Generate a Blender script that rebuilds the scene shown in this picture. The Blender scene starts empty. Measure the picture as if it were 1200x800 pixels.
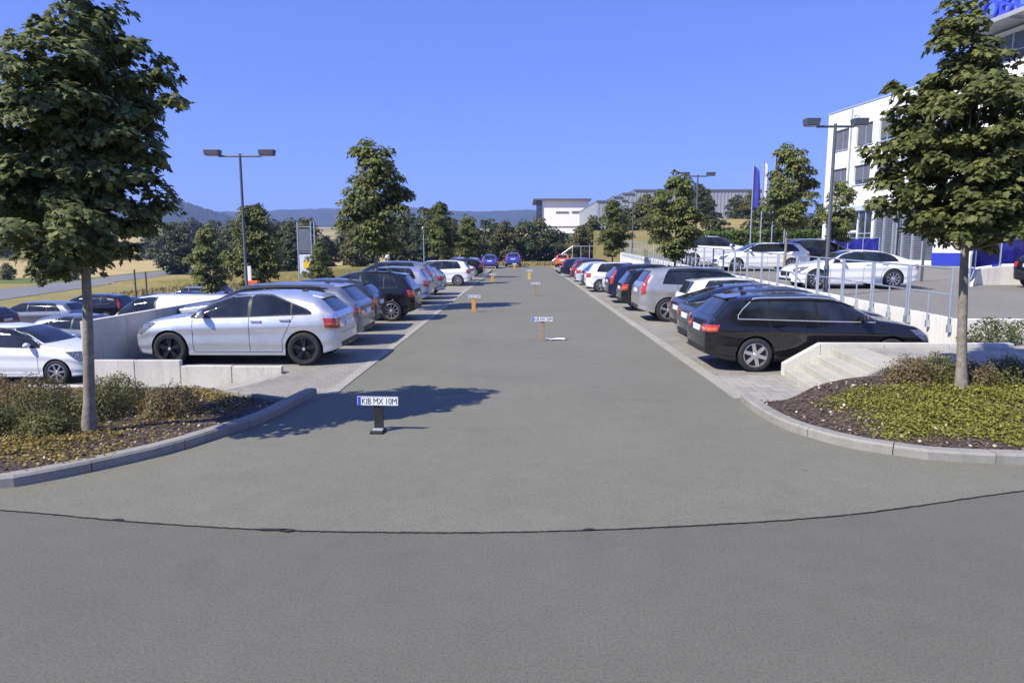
import bpy, bmesh, math, random
import numpy as np
from mathutils import Vector, Matrix
from mathutils.bvhtree import BVHTree

# ------------------------------------------------------------------ camera, sky, sun, exposure
scene = bpy.context.scene
col = scene.collection
R = math.radians
cam_d = bpy.data.cameras.new("camera")
cam = bpy.data.objects.new("camera", cam_d)
col.objects.link(cam)
scene.camera = cam
cam.location = (0, 0, 2.3)
cam.rotation_euler = (R(90 - 7.83), 0, R(0.86))
cam_d.sensor_width = 36.0
cam_d.lens = 24.0
cam_d.clip_start = 0.1
cam_d.clip_end = 12000

SUN_EL = 46.0
SUN_DIR = Vector((-math.cos(R(35)) * math.cos(R(SUN_EL)), -math.sin(R(35)) * math.cos(R(SUN_EL)), math.sin(R(SUN_EL))))
world = bpy.data.worlds.new("World")
scene.world = world
world.use_nodes = True
wn = world.node_tree.nodes
wl = world.node_tree.links
bg = wn["Background"]
sky = wn.new("ShaderNodeTexSky")
sky.sky_type = 'NISHITA'
sky.sun_disc = False
sky.sun_elevation = R(SUN_EL)
sky.sun_rotation = math.atan2(SUN_DIR.x, SUN_DIR.y)
sky.altitude = 0
sky.air_density = 1.0
sky.dust_density = 0.05
sky.ozone_density = 4.0
gm = wn.new("ShaderNodeGamma")                     # clear summer sky: little whitening towards the horizon
gm.inputs["Gamma"].default_value = 0.55
wl.new(sky.outputs[0], gm.inputs["Color"])
tn = wn.new("ShaderNodeMix")
tn.data_type = 'RGBA'
tn.blend_type = 'MULTIPLY'
tn.inputs[0].default_value = 1.0
tn.inputs[7].default_value = (0.63, 0.87, 2.05, 1)
wl.new(gm.outputs[0], tn.inputs[6])
wl.new(tn.outputs[2], bg.inputs[0])
bg.inputs[1].default_value = 0.136

sun_d = bpy.data.lights.new("sun", 'SUN')
sun_d.energy = 5.0
sun_d.angle = R(0.53)
sun_d.color = (1.0, 0.94, 0.84)
sun = bpy.data.objects.new("sun", sun_d)
col.objects.link(sun)
sun.rotation_euler = SUN_DIR.to_track_quat('Z', 'Y').to_euler()

scene.view_settings.view_transform = 'Standard'
scene.view_settings.look = 'None'
scene.view_settings.gamma = 1.0
scene.view_settings.exposure = 0.55
scene.view_settings.use_curve_mapping = False
scene.cycles.max_bounces = 6
scene.cycles.transparent_max_bounces = 6
scene.cycles.volume_bounces = 1

HAZE = 0.00020

# ------------------------------------------------------------------ helpers
rng = random.Random(7)


def tag(o, label=None, cat=None, group=None, kind=None):
    if label:
        o["label"] = label
    if cat:
        o["category"] = cat
    if group:
        o["group"] = group
    if kind:
        o["kind"] = kind
    return o


def link(name, me, mat=None, parent=None):
    o = bpy.data.objects.new(name, me)
    col.objects.link(o)
    if mat is not None:
        if len(me.materials) == 0:
            me.materials.append(mat)
    if parent is not None:
        o.parent = parent
    return o


def empty(name, loc, rz=0.0):
    o = bpy.data.objects.new(name, None)
    o.empty_display_size = 0.2
    col.objects.link(o)
    o.location = loc
    o.rotation_euler = (0, 0, rz)
    return o


class MB:
    def __init__(self):
        self.v = []
        self.f = []

    def add(self, vs, fs):
        b = len(self.v)
        self.v += [tuple(p) for p in vs]
        self.f += [tuple(b + i for i in f) for f in fs]

    def box(self, x0, x1, y0, y1, z0, z1):
        self.add([(x0, y0, z0), (x1, y0, z0), (x1, y1, z0), (x0, y1, z0), (x0, y0, z1), (x1, y0, z1), (x1, y1, z1), (x0, y1, z1)],
                 [(0, 3, 2, 1), (4, 5, 6, 7), (0, 1, 5, 4), (1, 2, 6, 5), (2, 3, 7, 6), (3, 0, 4, 7)])

    def hexa(self, p):          # 8 points, bottom ring then top ring
        self.add(p, [(0, 3, 2, 1), (4, 5, 6, 7), (0, 1, 5, 4), (1, 2, 6, 5), (2, 3, 7, 6), (3, 0, 4, 7)])

    def prism(self, pts, z0, z1):
        n = len(pts)
        self.add([(x, y, z0) for x, y in pts] + [(x, y, z1) for x, y in pts],
                 [tuple(range(n - 1, -1, -1)), tuple(range(n, 2 * n))] + [(i, (i + 1) % n, n + (i + 1) % n, n + i) for i in range(n)])

    def tube(self, path, rad, n=8, cap=True):
        path = [Vector(p) for p in path]
        if not hasattr(rad, '__len__'):
            rad = [rad] * len(path)
        b = len(self.v)
        ref = Vector((0, 0, 1))
        for i, p in enumerate(path):
            d = (path[min(i + 1, len(path) - 1)] - path[max(i - 1, 0)]).normalized()
            a = d.cross(ref)
            if a.length < 0.2:
                a = d.cross(Vector((1, 0, 0)))
            a.normalize()
            c = d.cross(a).normalized()
            for k in range(n):
                t = 2 * math.pi * k / n
                q = p + (a * math.cos(t) + c * math.sin(t)) * rad[i]
                self.v.append(tuple(q))
        for i in range(len(path) - 1):
            for k in range(n):
                k2 = (k + 1) % n
                self.f.append((b + i * n + k, b + i * n + k2, b + (i + 1) * n + k2, b + (i + 1) * n + k))
        if cap:
            self.f.append(tuple(b + k for k in range(n - 1, -1, -1)))
            e = b + (len(path) - 1) * n
            self.f.append(tuple(e + k for k in range(n)))

    def lathe(self, prof, n=24, axis='z', cx=0, cy=0):     # prof: (r, h)
        b = len(self.v)
        for r, h in prof:
            for k in range(n):
                t = 2 * math.pi * k / n
                if axis == 'z':
                    self.v.append((cx + r * math.cos(t), cy + r * math.sin(t), h))
                else:
                    self.v.append((cx + r * math.cos(t), h, cy + r * math.sin(t)))
        for i in range(len(prof) - 1):
            for k in range(n):
                k2 = (k + 1) % n
                self.f.append((b + i * n + k, b + i * n + k2, b + (i + 1) * n + k2, b + (i + 1) * n + k))

    def mesh(self, name, smooth=None, recalc=True):
        me = bpy.data.meshes.new(name)
        me.from_pydata(self.v, [], self.f)
        if recalc:
            bm = bmesh.new()
            bm.from_mesh(me)
            bmesh.ops.recalc_face_normals(bm, faces=bm.faces)
            bm.to_mesh(me)
            bm.free()
        if smooth:
            me.shade_smooth()
            me.set_sharp_from_angle(angle=R(smooth))
        me.update()
        return me

    def build(self, name, mat, parent=None, smooth=None, bevel=0.0):
        o = link(name, self.mesh(name, smooth), mat, parent)
        if bevel:
            m = o.modifiers.new("bevel", 'BEVEL')
            m.width = bevel
            m.segments = 2
            m.limit_method = 'ANGLE'
        return o


# ------------------------------------------------------------------ materials
def new_mat(name):
    m = bpy.data.materials.new(name)
    m.use_nodes = True
    return m, m.node_tree.nodes, m.node_tree.links, m.node_tree.nodes["Principled BSDF"]


def ramp(n, pts):
    r = n.new("ShaderNodeValToRGB")
    e = r.color_ramp.elements
    while len(e) < len(pts):
        e.new(0.5)
    for i, (p, c) in enumerate(pts):
        e[i].position = p
        e[i].color = (c[0], c[1], c[2], 1)
    return r


def noise_node(n, l, vec, scale, detail=4, rough=0.55):
    t = n.new("ShaderNodeTexNoise")
    t.inputs["Scale"].default_value = scale
    t.inputs["Detail"].default_value = detail
    t.inputs["Roughness"].default_value = rough
    l.new(vec, t.inputs["Vector"])
    return t


def mixc(n, l, fac, a, b, mode='MIX'):
    m = n.new("ShaderNodeMix")
    m.data_type = 'RGBA'
    m.blend_type = mode
    for sock, val in ((m.inputs[0], fac), (m.inputs[6], a), (m.inputs[7], b)):
        if hasattr(val, 'links'):
            l.new(val, sock)
        elif hasattr(val, '__len__'):
            sock.default_value = (val[0], val[1], val[2], 1)
        else:
            sock.default_value = val
    return m.outputs[2]


def simple(name, c, rough=0.6, metal=0.0, var=0.12, scale=6.0, bump=0.0, bscale=60.0, coat=0.0, spec=0.5):
    """colour with gentle mottling in two scales"""
    m, n, l, b = new_mat(name)
    tc = n.new("ShaderNodeTexCoord")
    t = noise_node(n, l, tc.outputs["Object"], scale, 5)
    lo = [max(0, k * (1 - var)) for k in c]
    hi = [min(1, k * (1 + var)) for k in c]
    r = ramp(n, [(0.3, lo), (0.7, hi)])
    l.new(t.outputs[0], r.inputs[0])
    l.new(r.outputs[0], b.inputs["Base Color"])
    b.inputs["Roughness"].default_value = rough
    b.inputs["Metallic"].default_value = metal
    b.inputs["Coat Weight"].default_value = coat
    b.inputs["Coat Roughness"].default_value = 0.04
    b.inputs["Specular IOR Level"].default_value = spec
    if bump:
        t2 = noise_node(n, l, tc.outputs["Object"], bscale, 4)
        bp = n.new("ShaderNodeBump")
        bp.inputs["Strength"].default_value = bump
        bp.inputs["Distance"].default_value = 0.01
        l.new(t2.outputs[0], bp.inputs["Height"])
        l.new(bp.outputs[0], b.inputs["Normal"])
    return m


def asphalt(name, c, patch):
    m, n, l, b = new_mat(name)
    tc = n.new("ShaderNodeTexCoord")
    v = tc.outputs["Object"]
    big = noise_node(n, l, v, 0.35, 5, 0.6)
    mid = noise_node(n, l, v, 3.0, 4, 0.6)
    fine = noise_node(n, l, v, 52.0, 4, 0.75)
    vor = n.new("ShaderNodeTexVoronoi")
    vor.inputs["Scale"].default_value = 170.0
    l.new(v, vor.inputs["Vector"])
    rb = ramp(n, [(0.3, [k * (1 - patch) for k in c]), (0.7, [k * (1 + patch) for k in c])])
    l.new(big.outputs[0], rb.inputs[0])
    rm = ramp(n, [(0.25, (0.94, 0.94, 0.94)), (0.75, (1.05, 1.05, 1.05))])
    l.new(mid.outputs[0], rm.inputs[0])
    rf = ramp(n, [(0.25, (0.45, 0.45, 0.46)), (0.5, (1, 1, 1)), (0.68, (1.25, 1.24, 1.22)), (0.8, (2.2, 2.15, 2.05))])
    l.new(fine.outputs[0], rf.inputs[0])
    rv = ramp(n, [(0.0, (1.5, 1.48, 1.42)), (0.18, (1.08, 1.08, 1.08)), (0.5, (0.85, 0.85, 0.86))])
    l.new(vor.outputs["Distance"], rv.inputs[0])
    o1 = mixc(n, l, 1.0, rb.outputs[0], rm.outputs[0], 'MULTIPLY')
    o2 = mixc(n, l, 0.8, o1, rf.outputs[0], 'MULTIPLY')
    o3 = mixc(n, l, 0.55, o2, rv.outputs[0], 'MULTIPLY')
    st = noise_node(n, l, v, 0.55, 7, 0.7)                 # old stains and patched wear
    rs = ramp(n, [(0.56, (1, 1, 1)), (0.66, (0.90, 0.90, 0.90)), (0.72, (0.86, 0.86, 0.86))])
    l.new(st.outputs[0], rs.inputs[0])
    dr = n.new("ShaderNodeTexVoronoi")                     # oil drips
    dr.inputs["Scale"].default_value = 0.9
    l.new(v, dr.inputs["Vector"])
    rd = ramp(n, [(0.0, (0.62, 0.62, 0.62)), (0.028, (0.72, 0.72, 0.72)), (0.045, (1, 1, 1))])
    l.new(dr.outputs["Distance"], rd.inputs[0])
    o3 = mixc(n, l, 0.8, o3, rs.outputs[0], 'MULTIPLY')
    o3 = mixc(n, l, 0.7, o3, rd.outputs[0], 'MULTIPLY')
    l.new(o3, b.inputs["Base Color"])
    b.inputs["Roughness"].default_value = 0.82
    b.inputs["Specular IOR Level"].default_value = 0.35
    bp = n.new("ShaderNodeBump")
    gr = noise_node(n, l, v, 260.0, 2, 0.6)
    bp.inputs["Strength"].default_value = 0.28
    bp.inputs["Distance"].default_value = 0.003
    l.new(gr.outputs[0], bp.inputs["Height"])
    l.new(bp.outputs[0], b.inputs["Normal"])
    return m


def pavers(name, c, w=0.2, h=0.1, rot=0.0, joint=(0.16, 0.15, 0.14)):
    m, n, l, b = new_mat(name)
    tc = n.new("ShaderNodeTexCoord")
    mp = n.new("ShaderNodeMapping")
    mp.inputs["Rotation"].default_value = (0, 0, rot)
    l.new(tc.outputs["Object"], mp.inputs["Vector"])
    br = n.new("ShaderNodeTexBrick")
    br.inputs["Scale"].default_value = 1.0
    br.inputs["Brick Width"].default_value = w
    br.inputs["Row Height"].default_value = h
    br.inputs["Mortar Size"].default_value = 0.006
    br.inputs["Color1"].default_value = (c[0] * 0.93, c[1] * 0.93, c[2] * 0.93, 1)
    br.inputs["Color2"].default_value = (c[0] * 1.07, c[1] * 1.07, c[2] * 1.07, 1)
    br.inputs["Mortar"].default_value = (*joint, 1)
    l.new(mp.outputs[0], br.inputs["Vector"])
    t = noise_node(n, l, tc.outputs["Object"], 0.8, 6, 0.65)
    rm = ramp(n, [(0.3, (0.8, 0.8, 0.8)), (0.7, (1.12, 1.1, 1.07))])
    l.new(t.outputs[0], rm.inputs[0])
    t2 = noise_node(n, l, tc.outputs["Object"], 60, 3, 0.6)
    rm2 = ramp(n, [(0.3, (0.85, 0.85, 0.85)), (0.7, (1.1, 1.1, 1.1))])
    l.new(t2.outputs[0], rm2.inputs[0])
    o = mixc(n, l, 1.0, br.outputs[0], rm.outputs[0], 'MULTIPLY')
    o = mixc(n, l, 1.0, o, rm2.outputs[0], 'MULTIPLY')
    l.new(o, b.inputs["Base Color"])
    b.inputs["Roughness"].default_value = 0.85
    bp = n.new("ShaderNodeBump")
    bp.inputs["Strength"].default_value = 0.6
    bp.inputs["Distance"].default_value = 0.006
    bp.invert = True
    l.new(br.outputs["Fac"], bp.inputs["Height"])
    l.new(bp.outputs[0], b.inputs["Normal"])
    return m


def concrete(name, c, var=0.14):
    m, n, l, b = new_mat(name)
    tc = n.new("ShaderNodeTexCoord")
    v = tc.outputs["Object"]
    a = noise_node(n, l, v, 1.3, 6, 0.65)
    f = noise_node(n, l, v, 45, 4, 0.6)
    mp = n.new("ShaderNodeMapping")
    mp.inputs["Scale"].default_value = (5, 5, 0.5)
    l.new(v, mp.inputs["Vector"])
    s = noise_node(n, l, mp.outputs[0], 1.0, 5, 0.7)       # rain streaks
    ra = ramp(n, [(0.3, [k * (1 - var) for k in c]), (0.7, [k * (1 + var * 0.6) for k in c])])
    l.new(a.outputs[0], ra.inputs[0])
    rf = ramp(n, [(0.3, (0.86, 0.86, 0.86)), (0.65, (1.05, 1.05, 1.05))])
    l.new(f.outputs[0], rf.inputs[0])
    rs = ramp(n, [(0.32, (0.78, 0.77, 0.74)), (0.5, (1, 1, 1))])
    l.new(s.outputs[0], rs.inputs[0])
    o = mixc(n, l, 1.0, ra.outputs[0], rf.outputs[0], 'MULTIPLY')
    o = mixc(n, l, 0.7, o, rs.outputs[0], 'MULTIPLY')
    l.new(o, b.inputs["Base Color"])
    b.inputs["Roughness"].default_value = 0.85
    bp = n.new("ShaderNodeBump")
    bp.inputs["Strength"].default_value = 0.25
    bp.inputs["Distance"].default_value = 0.004
    l.new(f.outputs[0], bp.inputs["Height"])
    l.new(bp.outputs[0], b.inputs["Normal"])
    return m


def leaf_mat(name, dark, light, trans=0.3, back=None):
    m, n, l, b = new_mat(name)
    g = n.new("ShaderNodeNewGeometry")
    oi = n.new("ShaderNodeObjectInfo")
    r = ramp(n, [(0.0, dark), (0.6, [(a + c) / 2 for a, c in zip(dark, light)]), (1.0, light)])
    l.new(g.outputs["Random Per Island"], r.inputs[0])
    hsv = n.new("ShaderNodeHueSaturation")
    mr = n.new("ShaderNodeMapRange")
    mr.inputs[3].default_value = 0.8
    mr.inputs[4].default_value = 1.2
    l.new(oi.outputs["Random"], mr.inputs[0])
    l.new(mr.outputs[0], hsv.inputs["Value"])
    l.new(r.outputs[0], hsv.inputs["Color"])
    l.new(hsv.outputs[0], b.inputs["Base Color"])
    b.inputs["Roughness"].default_value = 0.55
    b.inputs["Specular IOR Level"].default_value = 0.2
    tr = n.new("ShaderNodeBsdfTranslucent")
    hv2 = n.new("ShaderNodeHueSaturation")
    hv2.inputs["Value"].default_value = 1.4
    hv2.inputs["Hue"].default_value = 0.48
    l.new(hsv.outputs[0], hv2.inputs["Color"])
    l.new(hv2.outputs[0], tr.inputs[0])
    mx = n.new("ShaderNodeMixShader")
    mx.inputs[0].default_value = trans
    l.new(b.outputs[0], mx.inputs[1])
    l.new(tr.outputs[0], mx.inputs[2])
    l.new(mx.outputs[0], n["Material Output"].inputs[0])
    return m


def paint(name, c, metal=0.0, rough=0.32):
    m, n, l, b = new_mat(name)
    tc = n.new("ShaderNodeTexCoord")
    t = noise_node(n, l, tc.outputs["Object"], 2.5, 6, 0.7)
    r = ramp(n, [(0.3, [k * 0.93 for k in c]), (0.7, [min(1, k * 1.04) for k in c])])
    l.new(t.outputs[0], r.inputs[0])
    l.new(r.outputs[0], b.inputs["Base Color"])
    rr = n.new("ShaderNodeMapRange")                        # dust film
    rr.inputs[3].default_value = rough * 0.8
    rr.inputs[4].default_value = min(1, rough * 1.35)
    l.new(t.outputs[0], rr.inputs[0])
    l.new(rr.outputs[0], b.inputs["Roughness"])
    b.inputs["Metallic"].default_value = metal
    b.inputs["Coat Weight"].default_value = 1.0
    b.inputs["Coat Roughness"].default_value = 0.05
    if max(c) < 0.1:
        b.inputs["Specular IOR Level"].default_value = 0.15
    return m


M = {}
M['lane'] = asphalt('lane asphalt', (0.172, 0.168, 0.128), 0.07)
M['road'] = asphalt('road asphalt', (0.130, 0.125, 0.099), 0.06)
M['upper'] = asphalt('upper asphalt', (0.20, 0.19, 0.165), 0.10)
M['lower'] = asphalt('lower asphalt', (0.10, 0.10, 0.10), 0.12)
M['farroad'] = asphalt('far road asphalt', (0.19, 0.19, 0.185), 0.10)
M['bay'] = pavers('bay pavers', (0.27, 0.255, 0.215), 0.24, 0.16)
M['walk'] = pavers('walkway pavers', (0.34, 0.325, 0.28), 0.3, 0.3)
M['strip'] = concrete('edge strip concrete', (0.33, 0.312, 0.262))
M['conc'] = concrete('wall concrete', (0.56, 0.545, 0.48))
M['whiteconc'] = concrete('white wall concrete', (0.72, 0.70, 0.64), 0.08)
M['kerb'] = concrete('kerb concrete', (0.27, 0.262, 0.228))
M['step'] = concrete('step concrete', (0.44, 0.42, 0.35))
M['joint'] = simple('bitumen joint', (0.022, 0.021, 0.02), 0.7, var=0.3)
M['galv'] = simple('galvanised steel', (0.48, 0.53, 0.58), 0.42, 0.65, 0.1, 12)
M['lamp_paint'] = simple('slate lamp paint', (0.075, 0.085, 0.105), 0.5, 0.1, 0.1)
M['black_plastic'] = simple('black plastic', (0.016, 0.016, 0.017), 0.5, 0, 0.2, 20)
M['trim'] = simple('black window trim', (0.012, 0.012, 0.013), 0.5, 0, 0.2, 20)
M['seam'] = simple('panel gap', (0.008, 0.008, 0.009), 0.8)
M['tyre'] = simple('tyre rubber', (0.018, 0.018, 0.018), 0.8, 0, 0.25, 12)
M['rim'] = simple('alloy rim', (0.55, 0.55, 0.57), 0.3, 0.85, 0.08, 10)
M['rim_dark'] = simple('black rim', (0.035, 0.035, 0.04), 0.28, 0.5, 0.1, 10)
M['chrome'] = simple('chrome trim', (0.62, 0.62, 0.62), 0.35, 0.6, 0.03)
M['tail'] = simple('red tail lamp', (0.42, 0.035, 0.02), 0.12, 0, 0.35, 22, coat=1.0)
M['amber'] = simple('amber indicator', (0.55, 0.13, 0.02), 0.12, 0, 0.3, 22, coat=1.0)
M['headlight'] = simple('headlight glass', (0.16, 0.175, 0.19), 0.08, 0.3, 0.95, 22, coat=1.0)
M['plate'] = simple('plate white', (0.74, 0.76, 0.78), 0.4, 0, 0.04)
M['plate_blue'] = simple('plate blue', (0.03, 0.07, 0.55), 0.4)
M['ink'] = simple('plate lettering', (0.02, 0.02, 0.025), 0.5)
M['soil'] = simple('bark mulch soil', (0.062, 0.045, 0.034), 0.95, 0, 0.5, 14, 1.0, 40)
M['chip'] = simple('bark chip', (0.13, 0.09, 0.065), 0.9, 0, 0.6, 3)
M['bark'] = simple('pale maple bark', (0.21, 0.185, 0.145), 0.9, 0, 0.3, 14, 0.7, 30)
M['bark_dark'] = simple('grey bark', (0.10, 0.085, 0.07), 0.9, 0, 0.3, 14, 0.7, 30)
M['leaf'] = leaf_mat('maple leaf', (0.055, 0.075, 0.022), (0.24, 0.255, 0.078), 0.32)
M['leaf_left'] = leaf_mat('dark maple leaf', (0.045, 0.064, 0.023), (0.21, 0.23, 0.085), 0.30)
M['leaf_far'] = leaf_mat('belt leaf', (0.030, 0.046, 0.018), (0.105, 0.120, 0.048), 0.18)
M['leaf_olive'] = leaf_mat('olive belt leaf', (0.055, 0.065, 0.02), (0.15, 0.14, 0.045), 0.15)
M['leaf_bush'] = leaf_mat('shrub leaf', (0.055, 0.066, 0.02), (0.20, 0.195, 0.065), 0.25)
M['leaf_bush_dry'] = leaf_mat('dry shrub leaf', (0.085, 0.07, 0.028), (0.25, 0.19, 0.08), 0.25)
M['leaf_cover'] = leaf_mat('ground cover leaf', (0.12, 0.135, 0.025), (0.38, 0.37, 0.07), 0.28)
M['leaf_dry'] = leaf_mat('yellowed cover leaf', (0.12, 0.12, 0.03), (0.46, 0.34, 0.09), 0.2)
M['leaf_pale'] = leaf_mat('pale dry leaf', (0.35, 0.27, 0.17), (0.70, 0.62, 0.50), 0.1)
M['hedge'] = leaf_mat('hedge leaf', (0.06, 0.11, 0.02), (0.15, 0.21, 0.05), 0.2)
M['grassblade'] = leaf_mat('dry grass blade', (0.20, 0.17, 0.06), (0.42, 0.34, 0.15), 0.2)
M['wood'] = simple('weathered wood', (0.30, 0.22, 0.15), 0.85, 0, 0.25, 18)
M['wood_orange'] = simple('orange wood', (0.56, 0.27, 0.07), 0.75, 0, 0.2, 18)
M['wood_yellow'] = simple('yellow wood', (0.58, 0.40, 0.10), 0.75, 0, 0.2, 18)
M['render'] = simple('white render', (0.80, 0.80, 0.78), 0.8, 0, 0.03, 0.7, 0.1, 90)
M['render_grey'] = simple('pale grey band', (0.42, 0.50, 0.56), 0.6, 0, 0.05, 2)
M['louvre'] = simple('grey louvre', (0.15, 0.17, 0.20), 0.5, 0.3, 0.1, 3)
M['frame_alu'] = simple('aluminium frame', (0.50, 0.56, 0.60), 0.45, 0.4, 0.06)
M['blue'] = simple('signal blue paint', (0.03, 0.05, 0.42), 0.45, 0, 0.08)
M['sign_blue'] = simple('sign letter blue', (0.06, 0.09, 0.62), 0.4)
M['soffit'] = simple('roof soffit', (0.36, 0.38, 0.40), 0.6, 0.1, 0.08, 2)
M['roofdark'] = simple('dark roof edge', (0.10, 0.11, 0.13), 0.6)
M['cladding'] = simple('metal cladding', (0.33, 0.36, 0.40), 0.5, 0.2, 0.04, 0.2)
M['flag_blue'] = simple('blue flag cloth', (0.045, 0.045, 0.30), 0.85, 0, 0.2, 2)
M['flag_white'] = simple('white flag cloth', (0.50, 0.52, 0.72), 0.85, 0, 0.1, 2)
M['flag_black'] = simple('dark flag cloth', (0.08, 0.06, 0.06), 0.85)
M['sign_grey'] = simple('sign board grey', (0.12, 0.14, 0.17), 0.6)
M['sign_white'] = simple('sign board white', (0.62, 0.66, 0.72), 0.6)
M['sign_yellow'] = simple('sign board yellow', (0.75, 0.50, 0.02), 0.6)
M['orange'] = simple('orange plastic', (0.75, 0.13, 0.03), 0.5)
M['lampglass'] = simple('lamp glass', (0.6, 0.62, 0.62), 0.2)
M['paper'] = simple('paper scrap', (0.75, 0.74, 0.70), 0.8)


def glass_mat(name, c, rough=0.04):
    m, n, l, b = new_mat(name)
    tc = n.new("ShaderNodeTexCoord")
    t = noise_node(n, l, tc.outputs["Object"], 1.8, 2)
    r = ramp(n, [(0.35, [k * 0.5 for k in c]), (0.68, [k * 1.6 for k in c])])
    l.new(t.outputs[0], r.inputs[0])
    l.new(r.outputs[0], b.inputs["Base Color"])
    b.inputs["Roughness"].default_value = rough
    b.inputs["IOR"].default_value = 1.5
    b.inputs["Coat Weight"].default_value = 0.3
    return m


M['glass'] = glass_mat('car glass', (0.017, 0.021, 0.026))
M['bglass'] = glass_mat('window glass', (0.035, 0.045, 0.06), 0.06)
M['blind'] = simple('grey window blind', (0.13, 0.14, 0.17), 0.6, 0, 0.12, 1.5)
M['blueglass'] = glass_mat('blue glass', (0.02, 0.024, 0.20), 0.15)


def ground_mat():
    m, n, l, b = new_mat('fields and grass')
    tc = n.new("ShaderNodeTexCoord")
    v = tc.outputs["Object"]
    mp = n.new("ShaderNodeMapping")
    mp.inputs["Scale"].default_value = (0.006, 0.011, 0.0)
    mp.inputs["Rotation"].default_value = (0, 0, 0.25)
    l.new(v, mp.inputs["Vector"])
    vor = n.new("ShaderNodeTexVoronoi")
    vor.inputs["Scale"].default_value = 1.0
    l.new(mp.outputs[0], vor.inputs["Vector"])
    sep = n.new("ShaderNodeSeparateColor")
    l.new(vor.outputs["Color"], sep.inputs[0])
    r = ramp(n, [(0.0, (0.33, 0.25, 0.10)), (0.3, (0.38, 0.29, 0.12)), (0.5, (0.27, 0.24, 0.09)), (0.66, (0.10, 0.13, 0.035)), (0.85, (0.42, 0.32, 0.14))])
    r.color_ramp.interpolation = 'CONSTANT'
    l.new(sep.outputs[0], r.inputs[0])
    t = noise_node(n, l, v, 0.06, 6, 0.65)
    rt = ramp(n, [(0.35, (0.30, 0.24, 0.10)), (0.6, (0.17, 0.17, 0.055)), (0.75, (0.34, 0.27, 0.12))])
    l.new(t.outputs[0], rt.inputs[0])
    # near the car park: rough dry grass, farther: fields
    ln = n.new("ShaderNodeVectorMath")
    ln.operation = 'LENGTH'
    l.new(v, ln.inputs[0])
    mr = n.new("ShaderNodeMapRange")
    mr.inputs[1].default_value = 90
    mr.inputs[2].default_value = 130
    l.new(ln.outputs["Value"], mr.inputs[0])
    o = mixc(n, l, mr.outputs[0], rt.outputs[0], r.outputs[0])
    f = noise_node(n, l, v, 1.7, 6, 0.7)
    rf = ramp(n, [(0.3, (0.7, 0.7, 0.7)), (0.7, (1.2, 1.2, 1.2))])
    l.new(f.outputs[0], rf.inputs[0])
    o = mixc(n, l, 1.0, o, rf.outputs[0], 'MULTIPLY')
    l.new(o, b.inputs["Base Color"])
    b.inputs["Roughness"].default_value = 1.0
    b.inputs["Specular IOR Level"].default_value = 0.1
    return m


M['ground'] = ground_mat()
M['hill'] = simple('wooded hill', (0.020, 0.030, 0.018), 1.0, 0, 0.45, 0.012, spec=0.1)
M['verge'] = simple('green verge', (0.12, 0.15, 0.05), 1.0, 0, 0.35, 0.5, spec=0.1)
M['field'] = simple('stubble field', (0.40, 0.31, 0.14), 1.0, 0, 0.15, 0.15, spec=0.1)
M['field_green'] = simple('mown green field', (0.13, 0.165, 0.05), 1.0, 0, 0.2, 0.15, spec=0.1)


# ------------------------------------------------------------------ setting: terrain
def sstep(a, b, x):
    t = np.clip((x - a) / (b - a), 0, 1)
    return t * t * (3 - 2 * t)


def lower_z(y):
    return max(-2.35, -1.3 - 0.035 * (y - 17)) if y > 12 else -1.12


def road_z(y):
    return 0.4 + 0.0215 * min(max(y, 10), 62)


def ground_z(x, y):
    """height of the open ground"""
    d = math.hypot(x, y)
    left = -0.9 if y < 12.4 else lower_z(y)
    if y > 60:
        left = -2.35
    right = road_z(y) - 0.06
    if y > 58:
        right = road_z(58) + (y - 58) * 0.095
        right = min(right, 7.2)
    mid = -0.5 if y < 87 else -0.02
    if y <= 87:
        if x <= -8.05:
            z = left
        elif x >= 8.93 and y >= 13.95:
            z = right
        else:
            z = mid
        if x >= 8.93 and y < 13.95:
            z = -0.5
    else:
        a = float(sstep(-60, -9, x))
        z = left * (1 - a) + 0.0 * a
        bq = float(sstep(9, 30, x))
        z = z * (1 - bq) + right * bq
    if d > 230:
        k = min(1.0, max(0.0, d - 330) / 900.0)
        far = -2.0 + 40 * k ** 1.2
        w = float(sstep(330, 480, d))
        z = z * (1 - w) + far * w
    if y < 5:
        z = -0.5
    return z


def axis_lines(a):
    s = set(a)
    return sorted(s)


xs = [-4200, -3000, -2200, -1600, -1200, -900, -700, -540, -420, -330, -260, -210, -170, -140, -120, -100, -85, -70, -60, -50, -42, -36, -30, -25, -21, -17, -14, -11, -9, -8.05, -7.9,
      -5, 0, 5, 8.9, 8.94, 11, 14, 17, 20, 24, 28, 33, 40, 48, 58, 70, 85, 105, 130, 160, 200, 250, 320, 420, 540, 700, 900, 1200, 1600, 2200, 3000, 4200]
ys = [-300, -60, -20, 0, 5, 9, 12.3, 12.5, 13.9, 13.96, 17, 21, 25, 30, 35, 40, 46, 52, 57, 60, 65, 72, 80, 86.9, 87.1, 92, 98, 105, 113, 122, 132, 145, 160, 180, 200, 225, 250, 280, 320, 370, 430,
      500, 580, 680, 800, 950, 1130, 1350, 1650, 2000, 2500, 3200, 4200]
mb = MB()
for y in ys:
    for x in xs:
        mb.v.append((x, y, ground_z(x, y)))
nx = len(xs)
for j in range(len(ys) - 1):
    for i in range(nx - 1):
        mb.f.append((j * nx + i, j * nx + i + 1, (j + 1) * nx + i + 1, (j + 1) * nx + i))
GBVH = BVHTree.FromPolygons([Vector(v) for v in mb.v], mb.f)


def gz(x, y):
    h = GBVH.ray_cast(Vector((x, y, 500)), Vector((0, 0, -1)))
    return h[0].z if h[0] else 0.0


me = mb.mesh('ground', recalc=False)
me.shade_smooth()
me.set_sharp_from_angle(angle=R(35))
tag(link('ground', me, M['ground']), kind='structure')


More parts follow.
